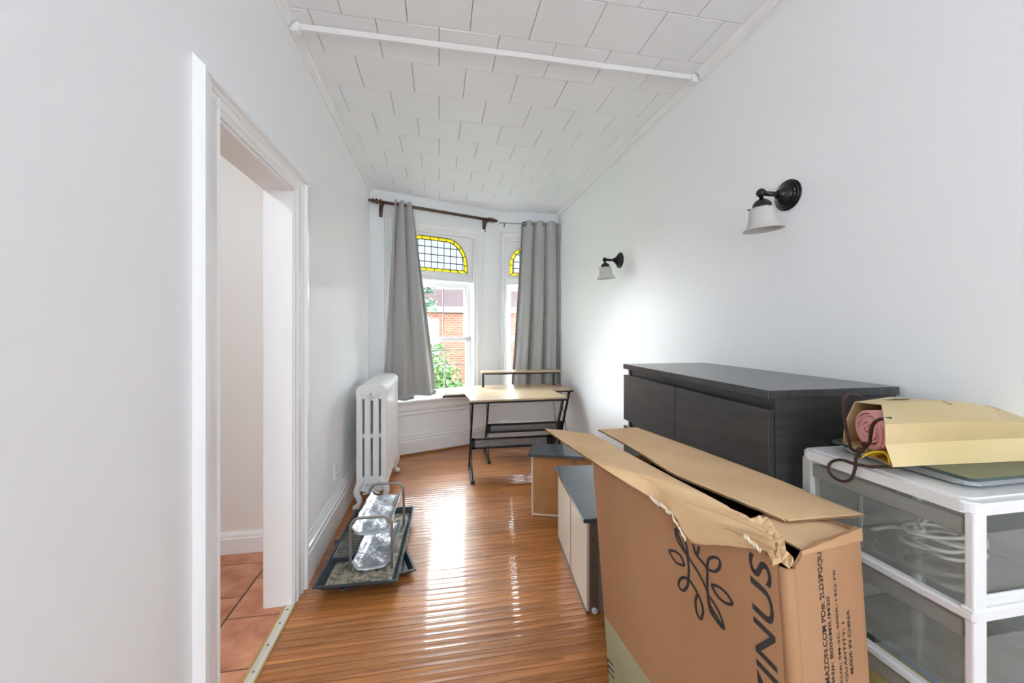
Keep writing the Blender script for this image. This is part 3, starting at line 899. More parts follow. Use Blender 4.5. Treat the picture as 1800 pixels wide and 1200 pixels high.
# ================================================================= SCONCES
def sconce():
    t = thing('wall_sconce', (XR, 1.44, 1.908))
    R = Matrix.Rotation(-PI / 2, 4, 'Y')      # local z -> world -x
    b = B(); b.lathe([(.064, 0), (.064, .007)], 32, R); b.lathe([(.063, .007), (.058, .013), (.053, .014)], 32, R); b.lathe([(.052, .012), (.051, .019), (.045, .022)], 32, R); b.lathe([(.045, .020), (.041, .027), (.030, .036), (.020, .048), (.014, .060)], 32, R); pl = b.build('wall_plate', m_dkmetal, t)
    b = B(); b.lathe([(.003, .018), (.003, .021), (.001, .022)], 8, Matrix.Translation((0, -.048, .008)) @ R); b.build('screw', m_chrome, pl)
    b = B(); b.lathe([(.013, .055), (.010, .066), (.010, .118)], 14, R); b.build('arm', m_dkmetal, t)
    b = B(); b2 = bmesh.new(); bmesh.ops.create_icosphere(b2, subdivisions=3, radius=.0185); bmesh.ops.transform(b2, matrix=Matrix.Translation((-.134, 0, .001)), verts=b2.verts); b.merge(b2, True); b.build('knuckle', m_dkmetal, t)
    T = Matrix.Translation((-.134, 0, 0)) @ Matrix.Rotation(-.07, 4, 'Y')
    b = B(); b.lathe([(.008, -.012), (.008, -.024), (.014, -.026), (.026, -.034), (.034, -.046), (.036, -.058), (.040, -.060), (.040, -.066), (.034, -.066)], 22, T); b.build('shade_holder', m_dkmetal, t)
    for a in (0.4, 2.5, 4.6):
        b = B(); b.tube([T @ Vector((.038 * math.cos(a), .038 * math.sin(a), -.062)), T @ Vector((.052 * math.cos(a), .052 * math.sin(a), -.062))], .003, 6); b.build('set_screw', m_dkmetal, t)
    b = B(); pr = [(.036, -.058), (.044, -.064), (.049, -.078), (.051, -.098), (.054, -.118), (.061, -.136), (.071, -.149), (.077, -.154)]
    b.lathe(pr + [(r - .003, z - .0005) for r, z in pr[::-1]], 30, T, cap=False); b.build('shade', m_shade, t)
    return t


s1 = sconce(); tag(s1, 'nearer dark metal wall sconce with bell shade above the black dresser', 'wall lamp', 'sconces on the right wall')
s2 = copy_tree(s1); s2.location = (XR, 3.03, 1.912); tag(s2, 'farther dark metal wall sconce with bell shade nearer the window', 'wall lamp', 'sconces on the right wall')

# ================================================================= DESKS
def desk(name, loc, rz, label, top_poly, x0, x1, yf, yb, yt, zt, panel, shelf=None):
    t = thing(name, loc, rz, label, 'desk')
    b = B(); b.prism(top_poly, zt - .016, zt); bmesh.ops.bevel(b.bm, geom=b.bm.edges[:], offset=.002, segments=1, affect='EDGES'); b.build('desktop', m_desk, t)
    b = B()   # dark underside rim under the top
    px = [p[0] for p in top_poly]; py = [p[1] for p in top_poly]
    b.bar((top_poly[0][0] + .01, top_poly[0][1] + .012, zt - .024), (top_poly[1][0] - .01, top_poly[1][1] + .012, zt - .024), .02, .016)
    b.build('apron_rail', m_black, t)
    for cx, cy in (top_poly[0], top_poly[1]):
        b = B(); b.box(cx - .012, cx + .012, cy - .004, cy + .02, zt - .034, zt - .014, .003); b.build('corner_cap', m_black, t)
    for x in (x0, x1):
        b = B(); b.bar((x, yt, zt - .02), (x, yb, .02), .032, .018, (1, 0, 0), .003); b.build('upright', m_black, t)
        b = B(); b.bar((x, yf, .018), (x, yb + .01, .018), .03, .018, (0, 0, 1), .003); b.build('foot', m_black, t)
        b = B(); b.bar((x, yf - .008, .013), (x, yf + .016, .013), .034, .026, (0, 0, 1), .004); b.build('foot_cap', m_black, t)
        b = B(); b.tube([(x, yb - .06, zt - .02), (x, yf + .02, .025)], .004, 6); b.build('brace_rod', m_black, t)
        b = B(); b.bar((x, yt - .01, zt - .026), (x, yb - .02, zt - .026), .03, .018, (0, 0, 1), .002); b.build('top_bracket', m_black, t)
    za, zb, py_ = panel
    f = B(); w = .02
    f.box(x0, x1, py_ - .008, py_ + .008, za, za + w); f.box(x0, x1, py_ - .008, py_ + .008, zb - w, zb); f.box(x0, x0 + .045, py_ - .008, py_ + .008, za, zb); f.box(x1 - .07, x1, py_ - .008, py_ + .008, za, zb)
    f.box(x0, x1, py_ + .002, py_ + .12, za - .002, za + .006)
    fo = f.build('modesty_panel', m_black, t)
    g = B(); n = 46
    xa_, xb_ = x0 + .045, x1 - .07
    for k in range(n):
        q = xa_ + (xb_ - xa_) * (k + .5) / n; g.box(q - .0045, q + .0045, py_ - .003, py_ + .003, za + w, zb - w)
    for k in range(4):
        q = za + w + (zb - za - 2 * w) * (k + .5) / 4; g.box(xa_, xb_, py_ - .0035, py_ + .0035, q - .004, q + .004)
    g.build('perforated_insert', m_mesh, fo)
    if shelf:
        sa, sb, y0, y1, zs = shelf
        b = B(); b.box(sa, sb, y0, y1, zs - .014, zs, .002); so = b.build('riser_shelf', m_desk, t)
        b = B(); b.bar((sa + .03, y0 + .01, zs - .022), (sb - .03, y0 + .01, zs - .022), .018, .016); b.build('shelf_rail', m_black, so)
        for x in (sa + .015, sb - .10):
            b = B(); b.box(x - .012, x + .012, y0 + .02, y0 + .045, zt, zs - .014, .002); b.build('shelf_post', m_black, t)
    return t


desk('writing_desk', (0, 0, 0), 0, 'small wood-topped desk with black Z legs, nearer of the two desks',
     [(.265, 3.37), (1.13, 3.402), (1.12, 3.84), (.235, 3.815)], .287, 1.105, 3.452, 3.865, 3.44, .74, (.215, .318, 3.74))
desk('writing_desk', (0, 0, 0), 0, 'wider wood-topped desk with a raised shelf, standing behind the nearer desk',
     [(.043, 3.876), (1.387, 4.005), (1.372, 4.47), (.333, 4.44)], .497, 1.345, 3.95, 4.36, 3.98, .72, (.235, .335, 4.22), (.455, 1.37, 4.27, 4.46, .887))
b = B(); b.tube(smooth_path([(.862, 4.42, .70), (.866, 4.45, .62), (.90, 4.48, .56), (.93, 4.48, .58), (.90, 4.44, .60), (.86, 4.44, .588)], 5), .0035, 6); tag(b.build('cable', m_cord), 'thin pale cable dangling under the rear desk by the window sill', 'cable')

# ================================================================= DRESSER
dr = thing('dresser', (1.2, 1.5, 0), 0, 'black-brown chest of drawers standing against the right wall', 'dresser')
DX0, DX1, DA, DB, DT = .968, 1.45, 1.012, 1.995, 1.154
lean = lambda p: (p.x + (p.y - 1.012) * .026, p.y, p.z)
def dpart(b, nm, mat, par=None): 
    b.xf(lambda p: (p.x + (p.y - 1.5) * .022, p.y, p.z)); return b.build(nm, mat, par or dr, True)
b = B(); b.box(DX0, DX1, DA, DB, DT - .026, DT, .0015); dpart(b, 'top', m_darktop)
for y0 in (DA + .004, DB - .024):
    b = B(); b.box(DX0 + .028, DX1 - .008, y0, y0 + .02, 0, DT - .026, .001); dpart(b, 'side_panel', m_dark)
b = B(); b.box(DX1 - .016, DX1 - .010, DA + .02, DB - .02, .05, DT - .03); dpart(b, 'back_panel', m_dark)
b = B(); b.box(DX0 + .05, DX0 + .065, DA + .02, DB - .02, 0, .05); b.box(DX0 + .04, DX0 + .055, (DA + DB) / 2 - .01, (DA + DB) / 2 + .01, .05, DT - .03)
for k in range(4): b.box(DX0 + .035, DX0 + .05, DA + .02, DB - .02, DT - .062 - .272 * k, DT - .028 - .272 * k)
dpart(b, 'carcass_frame', m_dark)
mid = (DA + DB) / 2
for k in range(4):
    zt = 1.096 - .272 * k
    for y0, y1 in ((DA + .001, mid - .0015), (mid + .0015, DB - .001)):
        b = B(); b.box(DX0 + .002, DX0 + .022, y0, y1, zt - .240, zt, .0012); d_ = dpart(b, 'drawer_front', m_dark)
        b = B(); b.box(DX0 + .022, DX1 - .06, y0 + .035, y1 - .035, zt - .22, zt - .05); dpart(b, 'drawer_box', m_dark, d_)
# ================================================================= LOOSE DRAWERS
def loose_drawer(loc, rz, L, W, Hh, label, twopanel):
    """a drawer stood on its back end: the slate front lies on top"""
    t = thing('loose_drawer', loc, rz, label, 'drawer', 'drawers stood on end on the floor')
    b = B(); b.box(-.02, L + .02, -.015, W + .03, Hh - .018, Hh, .0015); b.build('front_panel', m_lam, t)
    b = B(); b.box(0, L, W - .010, W, .01, Hh - .018); b.box(0, L, 0, W, .0, .012); b.build('back_board', m_cream, t)
    return t


# drawer whose brown bottom faces the room
t = thing('loose_drawer', (.656, 2.785, 0), -.36, 'upended drawer with brown hardboard face and slate top beneath the desk', 'drawer', 'drawers stood on end on the floor')
b = B(); b.box(-.022, .46, -.03, .25, .432, .452, .0015); b.build('front_panel', m_lam, t)
b = B(); b.box(.004, .43, 0, .006, .018, .432); b.build('bottom_board', m_hard, t)
for x0 in (0, .430):
    b = B(); b.box(x0, x0 + .012, -.004, .19, .0, .432, .001); b.build('side_board', m_cream, t)
b = B(); b.box(.0, .442, -.004, .19, .004, .018, .001); b.build('end_board', m_cream, t)
b = B(); b.box(.300, .314, -.012, .0, .30, .432, .001); b.build('slide_rail', m_rail, t)
# long cream drawer nearer the camera
t = thing('loose_drawer', (.683, 1.767, 0), PI / 2 - .102, 'upended cream drawer with slate blue top beside the big cardboard box', 'drawer', 'drawers stood on end on the floor')
LB = .688
b = B(); b.box(-.012, LB + .03, -.262, .018, .432, .452, .0015); b.build('front_panel', m_lam, t)
for x0, x1 in ((0.0, .326), (.350, LB)):
    b = B(); b.box(x0, x1, -.012, 0, .012, .432, .001); b.build('bottom_board', m_cream, t)
b = B(); b.box(.326, .350, -.018, -.004, .03, .432); b.build('centre_slot', m_rail, t)
b = B(); b.box(0, LB, -.014, .004, 0, .012, .001); b.build('end_strip', m_rail, t)
for x0 in (.001, LB - .013):
    b = B(); b.box(x0, x0 + .012, -.255, -.012, .0, .432, .001); sb = b.build('side_board', m_cream if x0 > .1 else M('cream_board_in_shade', (150, 144, 136), .5), t)  # near board's grey paints the cream board in shade
b = B(); b.box(-.008, .002, -.052, -.014, .012, .43, .001); b.box(-.012, -.006, -.048, -.043, .012, .43); rl = b.build('slide_rail', m_rail, t)
for zz in (.08, .22, .35):
    b = B(); b.lathe([(.004, 0), (.004, .003), (.002, .004)], 8, Matrix.Translation((-.008, -.030, zz)) @ Matrix.Rotation(-PI / 2, 4, 'Y')); b.build('screw', m_screw, rl)
b = B(); b.lathe([(.014, 0), (.014, .010), (.008, .011), (.006, .008), (.003, .008)], 16, Matrix.Translation((-.008, -.034, .022)) @ Matrix.Rotation(-PI / 2, 4, 'Y')); b.build('roller', m_white_pl, rl)
b = B(); b.box(0, LB, -.267, -.255, .0, .432); b.build('drawer_side', m_cream, t)
b = B(); b.box(.30, .56, -.245, -.215, .452, .470, .001); tag(b.build('slate_board', m_lam, None), None)
bpy.data.objects.remove(bpy.data.objects['slate_board'])

# ================================================================= TRAYS AND STAND BY THE RADIATOR
def tray(name, label, loc, rz, L, W, z0, z1, slope, mat, floor_mat):
    t = thing(name, loc, rz, label, 'tray')
    hx, hy = W / 2, L / 2; b = B(); th_ = .004
    o = [(-hx, -hy), (hx, -hy), (hx, hy), (-hx, hy)]; i = [(x * (1 - slope / hx), y * (1 - slope / hy)) for x, y in o]
    lip = [(x * (1 + .012 / hx), y * (1 + .012 / hy)) for x, y in o]
    v = [(x, y, z0) for x, y in i] + [(x, y, z1) for x, y in o] + [(x, y, z1) for x, y in lip] + [(x, y, z1 - .008) for x, y in lip] + [(x * 1.012, y * 1.006, z1 - .006) for x, y in o] + [(x, y, z0 - th_) for x, y in i]
    f = [(0, 1, 2, 3), (20, 23, 22, 21)]
    for k in range(5):
        for q in range(4): f.append((k * 4 + q, k * 4 + (q + 1) % 4, k * 4 + 4 + (q + 1) % 4, k * 4 + 4 + q))
    b.add(v, f); b.build('pan', mat, t)
    if floor_mat:
        b = B(); g = [[(i[0][0] * .96 + (i[1][0] - i[0][0]) * .96 * c / 24, i[0][1] * .98 + (i[2][1] - i[1][1]) * .98 * r / 40, z0 + .0015 + .0035 * random.random()) for c in range(25)] for r in range(41)]
        b.loft(g, True); b.build('residue', floor_mat, t)
    return t


tray('floor_tray', 'smaller dark grey tray poking out beneath the wide tray', (-.382, 2.41, 0), .29, .50, .36, .008, .034, .018, m_traymat, None)
tray('floor_tray', 'wide dark grey tray with crusty residue on the floor by the radiator', (-.392, 2.505, .034), -.038, .84, .385, .006, .040, .022, m_traymat, m_traydirt)
# slatted rack in the tray
t = thing('slatted_rack', (-.525, 2.49, .043), -.04, 'dark slatted rack lying in the wide tray', 'rack')
b = B()
for q in ((-.060, -.050, -.15, .15), (.050, .060, -.15, .15), (-.060, .060, -.15, -.138), (-.060, .060, .138, .15)): b.box(q[0], q[1], q[2], q[3], 0, .026, .002)
b.box(-.056, .056, -.145, .145, 0, .003); b.build('rim', m_traymat, t)
for k in range(12):
    b = B(); yy = -.128 + .0232 * k; b.box(-.051, .051, yy - .0045, yy + .0045, .006, .024, .001); b.build('slat', m_tube, t)
# two-tier stand
t = thing('metal_stand', (-.352, 2.47, .042), -.045, 'two-tier galvanised stand with bent tube frames inside the wide tray', 'rack')
SW = .108
for yy, nm in ((-.225, 0), (.255, 1)):
    b = B(); pts = [(-SW, yy, 0), (-SW, yy, .215), (-SW + .006, yy, .250), (-SW + .030, yy, .276), (-SW + .055, yy, .280), (SW - .055, yy, .280), (SW - .030, yy, .276), (SW - .006, yy, .250), (SW, yy, .215), (SW, yy, 0)]
    b.tube(smooth_path(pts, 4), .0075, 10); b.build('tube_frame', m_tube, t)
for z0, nm in ((.012, 'lower_shelf'), (.200, 'upper_shelf')):
    g = []
    for r in range(15):
        v = -.235 + .50 * r / 14; row = []
        for c_ in range(13):
            u = -1 + 2 * c_ / 12
            zz = z0 + .034 * max(0, abs(u) - .76) / .24 + .004 * math.sin(v * 31 + u * 3) + random.uniform(-.0015, .0015)
            row.append((u * (SW - .009), v + (.012 * (1 - u * u) if r == 0 else 0) * -1, zz))
        g.append(row)
    b = B(); b.loft(g, True, .002); b.build(nm, m_galv, t, fix=False)

# ================================================================= CARDBOARD BOX
BA, BB_, BC = Vector((.66, .652)), Vector((.90, .71)), Vector((.494, 1.224))
dS = (BC - BA); LS = dS.length; dS.normalize(); dE = (BB_ - BA); LE = dE.length; dE.normalize()
nS = Vector((-dS.y, dS.x)); nE = Vector((dE.y, -dE.x))
SHR = .08
def sh(p): return Vector((p[0] + SHR * (.9 - p[2]), p[1], p[2]))
def side_pt(s, z, o=0.): q = BA + dS * s + nS * o; return sh((q.x, q.y, z))
def end_pt(s, z, o=0.): q = BA + dE * s + nE * o; return sh((q.x, q.y, z))
bx = thing('cardboard_box', (.70, .98, 0), 0, 'large torn cardboard box printed with black lettering in front of the dresser', 'box')
T = .007
# left long wall, its near top corner torn away
def wall_sheet(nm, fn, prof, zb, mat, inward):
    b = B(); n = len(prof)
    a0 = [fn(s, zb, 0) for s, z in prof]; a1 = [fn(s, z, 0) for s, z in prof]; c0 = [fn(s, zb, -inward) for s, z in prof]; c1 = [fn(s, z, -inward) for s, z in prof]
    v = a0 + a1 + c0 + c1; f = []
    for i in range(n - 1):
        f += [(i, i + 1, n + i + 1, n + i), (2 * n + i, 3 * n + i, 3 * n + i + 1, 2 * n + i + 1), (n + i, n + i + 1, 3 * n + i + 1, 3 * n + i), (i, 2 * n + i, 2 * n + i + 1, i + 1)]
    f += [(0, n, 3 * n, 2 * n), (n - 1, 3 * n - 1, 4 * n - 1, 2 * n - 1)]
    b.add([tuple(p) for p in v], f); return b.build(nm, mat, bx, True)
wall_sheet('long_wall', side_pt, [(.022, .868), (.03, .872), (.045, .884), (.07, .893), (.2, .894), (.4, .895), (LS, .897)], 0, m_card, T)
wall_sheet('end_wall', end_pt, [(.020, .872), (.035, .880), (.05, .893), (.10, .902), (.16, .899), (LE, .903)], 0, m_card, T)
off2 = dE * LE
wall_sheet('long_wall', lambda s, z, o=0.: side_pt(s, z, o) + Vector((off2.x, off2.y, 0)), [(0, .898), (LS, .90)], 0, m_card, -T)
off3 = dS * LS
wall_sheet('end_wall', lambda s, z, o=0.: end_pt(s, z, o) + Vector((off3.x, off3.y, 0)), [(0, .90), (LE, .90)], 0, m_card, -T)
# softened corner strip between the long wall and the end wall
b = B(); g = []
for k in range(9):
    z = .868 * k / 8; row = []
    for q in range(6):
        a = q / 5; c1 = side_pt(.022, z); c2 = end_pt(.020, z); mid_ = (c1 + c2) / 2 + Vector((-.004, -.012, 0)) * math.sin(PI * a)
        p = c1.lerp(c2, a) + Vector((-.006, -.006, 0)) * math.sin(PI * a) + Vector((random.uniform(-.0008, .0008), random.uniform(-.0008, .0008), 0))
        row.append(p)
    g.append(row)
b.loft(g, True, .004); b.build('crushed_corner', m_card, bx, True)
# black wrapped contents
def contents_top(s, e):
    q = BA + dS * s + dE * e; return sh((q.x, q.y, .868 + random.uniform(-.008, .008)))
b = B(); b.loft([[contents_top(.02 + (LS - .04) * r / 20, .015 + (LE - .03) * c_ / 12) for c_ in range(13)] for r in range(21)], True)
cc = [(.02, .015), (LS - .02, .015), (LS - .02, LE - .015), (.02, LE - .015)]
vv = []
for s_, e_ in cc:
    q = BA + dS * s_ + dE * e_; vv += [tuple(sh((q.x, q.y, .02))), tuple(sh((q.x, q.y, .862)))]
b.add(vv, [(0, 2, 3, 1), (2, 4, 5, 3), (4, 6, 7, 5), (6, 0, 1, 7), (0, 6, 4, 2)])
b.build('wrapped_contents', m_wrap, bx, True)
# flaps


def flap(nm, left, right, crest=None, ridges=0., seed=1, mat=m_cardin):
    rnd = random.Random(seed); n, mC = 50, 26
    Lp = smooth_path(left, 10); Rp = smooth_path(right, 10); Cp = smooth_path(crest, 10) if crest else None
    def at(P, t):
        x = t * (len(P) - 1); i = min(int(x), len(P) - 2); return P[i].lerp(P[i + 1], x - i)
    rows = []
    for i in range(n + 1):
        v = i / n; a, c_ = at(Lp, v), at(Rp, v); row = []
        for j in range(mC + 1):
            u = j / mC; p = a.lerp(c_, u)
            if Cp:
                m_ = at(Cp, v); p = a.lerp(m_, u / .4) if u < .4 else m_.lerp(c_, (u - .4) / .6)
            k = max(0, 1 - v / .42) ** .6
            zz = ridges * k * math.sin(u * 24 + v * 9) * min(1, u * 4) + .0016 * math.sin(v * 9 + u * 2)
            if j in (0,): p += Vector((rnd.uniform(-.0018, .0018), rnd.uniform(-.0018, .0018), 0))
            row.append(p + Vector((0, 0, zz)))
        rows.append(row)
    b = B(); b.edge_mat = True; b.loft(rows, True, .0055); return b.build(nm, [mat, m_cardedge], bx, True, fix=True)


flap('flap', [(.763, .759, .905), (.713, .852, .918), (.645, 1.001, .934), (.627, 1.179, .944), (.599, 1.427, .954)],
     [(.968, .752, .905), (.964, .858, .905), (.955, .949, .907), (.867, 1.207, .928), (.787, 1.481, .944)], seed=2)
dl = [side_pt(.0174, .8996, .014), side_pt(.1174, .8618, .014), side_pt(.215, .8265, .016), side_pt(.262, .872, .014), side_pt(.34, .888, .016)]
flap('flap', dl + [Vector((.44, 1.082, .952)), Vector((.41, 1.319, .955)), Vector((.399, 1.476, .955))],
     [Vector((.700, .760, .893)), Vector((.690, .775, .905)), Vector((.681, .790, .911)), Vector((.668, .815, .918)), Vector((.655, .845, .924)), Vector((.62, .977, .935)), Vector((.58, 1.2, .948)), Vector((.555, 1.371, .955))],
     [side_pt(.018, .909, .004), side_pt(.115, .909, .004), side_pt(.212, .910, .004), side_pt(.262, .914, .002), side_pt(.34, .922, .0), Vector((.50, 1.05, .945)), Vector((.475, 1.27, .953)), Vector((.462, 1.435, .957))], ridges=.010, seed=5)
# inner end flap folded in over the contents
b = B(); g = []
for r in range(8):
    e = .028 + (LE - .035) * r / 7
    row = []
    for c_ in range(7):
        s = .0 + .13 * c_ / 6; q = BA + dE * e + dS * s; row.append(sh((q.x, q.y, .888 + .008 * c_ / 6 + random.uniform(-.001, .001))))
    g.append(row)
b.edge_mat = True
b.loft(g[1:], True, .004); b.build('end_flap', [m_cardin, m_cardedge], bx, True)
# crumpled torn strip at the near corner
b = B(); g = []; rnd = random.Random(21)
P0 = [Vector((.695, .775, .912)), Vector((.698, .745, .905)), Vector((.688, .715, .897)), Vector((.672, .685, .890)), Vector((.662, .660, .878))]
P0 = smooth_path(P0, 4)
for i, p in enumerate(P0):
    wdt = .020 - .006 * i / len(P0)
    g.append([p + Vector((-.012, .004, .0)) * (q - 2) * wdt / .012 * .5 + Vector((rnd.uniform(-.003, .003), rnd.uniform(-.003, .003), .006 * math.sin(q * 1.7 + i) + rnd.uniform(-.002, .002))) for q in range(6)])
b.loft(g, False, .003); b.build('torn_strip', m_cardin, bx, True)
# ragged white paper along the torn fold
for k, (s0, s1, z) in enumerate(((.225, .262, .850), (.262, .335, .884), (.04, .075, .902))):
    b = B(); n = 14; g = []
    for i in range(n + 1):
        s = s0 + (s1 - s0) * i / n; zz = z + (.022 if k == 0 else .008) * (i / n - .5) * 2
        a = side_pt(s, zz + rnd.uniform(-.003, .003), .018); g.append([a + Vector((0, 0, rnd.uniform(.001, .004))), a + Vector((-.002, -.002, -rnd.uniform(.002, .007)))])
    b.loft(g, False, .0012); b.build('torn_paper', m_torn, bx, True)
# packing tape on the end wall
b = B(); g = [[end_pt(.040 + .214 * i / 18, z0_ + (z1_ - z0_) * i / 18 + .0006 * math.sin(i * 1.3), .0014) for i in range(19)] for z0_, z1_ in ((.890, .873), (.898, .902))]
b.loft(g, True); b.build('tape', m_tape, bx, True)
# printed marks
b = B(); b.add([tuple(side_pt(s, z, .0009)) for s, z in ((LS, .397), (.3994, .3286), (.30, .22), (.12, 0), (LS, 0))], [(0, 1, 2, 3, 4)]); b.build('green_print', m_green, bx, True)


def lettering(body, fn, s_base, s_cap, z0, z1, bold=0., slant=0., mat=m_ink, off=.0012):
    """text that reads upwards: letter tops point from s_base to s_cap"""
    uv, fs = text_verts(body, bold); b = B()
    b.add([tuple(fn(s_base + (s_cap - s_base) * v, z0 + (z1 - z0) * u + slant * v, off)) for u, v in uv], fs)
    return b.build('lettering', mat, bx, True, fix=False)


lettering('ZINUS', side_pt, .0345, .0790, .528, .857, .008, .016)
for body, a, c_, z0, z1 in (('AMAZON.COM PO#: 2LD3PGQU', .1065, .0895, .600, .8831), ('ASIN#: B006MIUM20', .1222, .1110, .582, .7875), ('SKU#: SM-SC-SBBK-14Q-FR', .1489, .1395, .585, .8369), ('QUANTITY: 1', .1690, .1580, .595, .7199), ('MADE IN CHINA', .1883, .1778, .604, .7395)):
    lettering(body, end_pt, a, c_, z0, z1, .005)
lettering('m', side_pt, .566, .598, .205, .254, .0, .004, off=.0016)
EMB = {
 'stem1': [(.2707, .8292), (.2388, .7781), (.2107, .751), (.19, .7217), (.185, .691), (.1681, .6715), (.1517, .6544)],
 'leafA': [(.2707, .8292), (.2535, .828), (.2406, .8055), (.2388, .7781), (.2567, .7905), (.2683, .8066), (.2707, .8292)],
 'leafB': [(.25, .7456), (.2742, .7399), (.2912, .7514), (.2949, .7607), (.2762, .7682), (.259, .7642), (.25, .7456)],
 'stem2': [(.2388, .7781), (.2376, .7433), (.2423, .7123), (.2458, .6961), (.2602, .6768), (.2729, .6803), (.2702, .6965), (.2571, .7118), (.242, .716), (.2263, .7074), (.2154, .6946)],
 'leafC': [(.2154, .6946), (.207, .6773), (.2047, .658), (.2132, .6352), (.2234, .6461), (.2243, .6735), (.2154, .6946)],
 'stem3': [(.2194, .814), (.2113, .7921), (.1857, .7748), (.1863, .7442), (.1874, .7165), (.1827, .6721), (.1517, .6544)],
 'leafD': [(.1838, .7759), (.1782, .799), (.1625, .812), (.1501, .8119), (.1507, .7954), (.1633, .7787), (.1783, .7738), (.1838, .7759)],
 'leafE': [(.1755, .7403), (.1587, .7467), (.1381, .7426), (.1257, .7278), (.1433, .7184), (.164, .7238), (.1755, .7403)],
 'leafF': [(.1872, .7099), (.1697, .6971), (.1568, .6789), (.1517, .6544), (.169, .661), (.1838, .6815), (.1872, .7099)],
 'leafG': [(.2194, .814), (.2113, .7921), (.2021, .8173)]}
b = B()
for kk, (nm, pts) in enumerate(EMB.items()):
    pth = smooth_path([(p[0], p[1], 0) for p in pts], 6); w_ = .0034; rows = []
    for i, p in enumerate(pth):
        a = pth[max(i - 1, 0)]; c_ = pth[min(i + 1, len(pth) - 1)]; d = (c_ - a)
        d = d.normalized() if d.length > 1e-9 else Vector((1, 0, 0)); nn = Vector((-d.y, d.x, 0))
        rows.append([side_pt(p.x - nn.x * w_, p.y - nn.y * w_, .0010 + kk * 2e-5), side_pt(p.x + nn.x * w_, p.y + nn.y * w_, .0010 + kk * 2e-5)])
    b.loft(rows, False)
b.build('leaf_emblem', m_ink, bx, True, fix=False)

# ================================================================= PLASTIC DRAWER TOWER
TX0, TX1, TY0, TY1, TZ = 1.018, 1.425, .592, .962, 1.0
tw = thing('storage_tower', (1.22, .78, 0), 0, 'white plastic drawer tower with clear bins at the right edge', 'storage drawers')
def rrect(x0, x1, y0, y1, r=.02, n=5):
    out = []
    for cx, cy, a0 in ((x1 - r, y0 + r, -PI / 2), (x1 - r, y1 - r, 0), (x0 + r, y1 - r, PI / 2), (x0 + r, y0 + r, PI)):
        for k in range(n + 1): a = a0 + PI / 2 * k / n; out.append((cx + r * math.cos(a), cy + r * math.sin(a)))
    return out
b = B(); b.prism(rrect(TX0 - .004, TX1, TY0 - .004, TY1, .022), TZ - .028, TZ - .004); bmesh.ops.bevel(b.bm, geom=[e for e in b.bm.edges if abs(e.verts[0].co.z - e.verts[1].co.z) < 1e-5], offset=.004, segments=2, affect='EDGES')
b.prism(rrect(TX0 + .014, TX1 - .014, TY0 + .014, TY1 - .014, .016), TZ - .004, TZ - .0005); b.build('top_cover', m_white_pl, tw, True)
for k in range(5):
    z = TZ - .028 - .2055 * k
    if k:
        b = B(); zz0 = z; n_ = 0
        b.box(TX0 - .004, TX1, TY0 - .006, TY0 + .020, zz0 - .002, zz0 + .024, .004); b.box(TX0, TX1, TY1 - .02, TY1, zz0, zz0 + .026, .003)
        b.box(TX0 - .005, TX0 + .018, TY0 - .004, TY1, zz0 - .002, zz0 + .018, .004); b.box(TX1 - .018, TX1, TY0, TY1, zz0, zz0 + .018, .003)
        b.build('tier_frame', m_white_pl, tw, True)
    if k < 4:
        zb = z - .2055
        for x in (TX0 + .0, TX1 - .034):
            for y0, wy in ((TY0 - .002, .016), (TY1 - .03, .028)):
                b = B(); b.box(x, x + .034, y0, y0 + wy, zb - .004, z + .004, .004, None, 2); b.build('post', m_white_pl if y0 < TY0 + .1 else m_binrim, tw, True)
        # clear bin
        bi = B(); bt = z - .012; bb_ = zb + .030; sl = .006
        o = [(TX0 + .012, TY0 + .008), (TX1 - .012, TY0 + .008), (TX1 - .012, TY1 - .012), (TX0 + .012, TY1 - .012)]
        cx_, cy_ = (TX0 + TX1) / 2, (TY0 + TY1) / 2
        i_ = [(cx_ + (x - cx_) * .965, cy_ + (y - cy_) * .965) for x, y in o]
        bi.add([(x, y, bb_) for x, y in i_] + [(x, y, bt - .03) for x, y in o], [(0, 1, 2, 3), (0, 1, 5, 4), (1, 2, 6, 5), (2, 3, 7, 6), (3, 0, 4, 7)])
        bo = bi.build('bin', m_bin, tw, True)
        r_ = B(); r_.box(TX0 + .006, TX0 + .016, TY0 + .02, TY1 - .005, bt - .034, bt, .002); r_.box(TX1 - .016, TX1 - .006, TY0 + .02, TY1 - .005, bt - .034, bt, .002)
        r_.box(TX0 + .010, TX1 - .010, TY1 - .016, TY1 - .008, bt - .034, bt, .002); r_.build('bin_rim', see_through('milky_rim', (.8, .81, .78), (.62, .63, .60), .6, .2, .1), bo, True)
        r_ = B(); r_.box(TX0 + .034, TX1 - .034, TY0 + .002, TY0 + .010, bb_ - .008, bb_ + .014, .003); r_.build('bin_front_lip', m_white_pl, bo, True)
        r_ = B(); ym = TY0 + .215; r_.box(TX0 + .008, TX0 + .012, ym - .004, ym + .004, bb_, bt - .03, .001); r_.build('rib', see_through('milky_rib', (.85, .86, .84), (.7, .7, .7), .4, .2, .1), bo, True)
# cord coiled in the top bin
b = B(); rnd = random.Random(3); zc = TZ - .028 - .2055 + .034; pts = []
for k in range(64):
    a = k * .55; rr_ = .062 + .018 * math.sin(k * .9) ; pts.append((1.185 + rr_ * 1.1 * math.cos(a) + rnd.uniform(-.006, .006), .742 + rr_ * .75 * math.sin(a) + rnd.uniform(-.006, .006), zc + .006 + k * .0009))
pts += [(1.12, .80, zc + .04), (1.09, .83, zc + .02), (1.13, .85, zc + .01)]
b.tube(smooth_path(pts, 3), .0042, 6); tag(b.build('extension_cord', m_cord), 'white extension cord coiled inside the top clear drawer', 'cord')
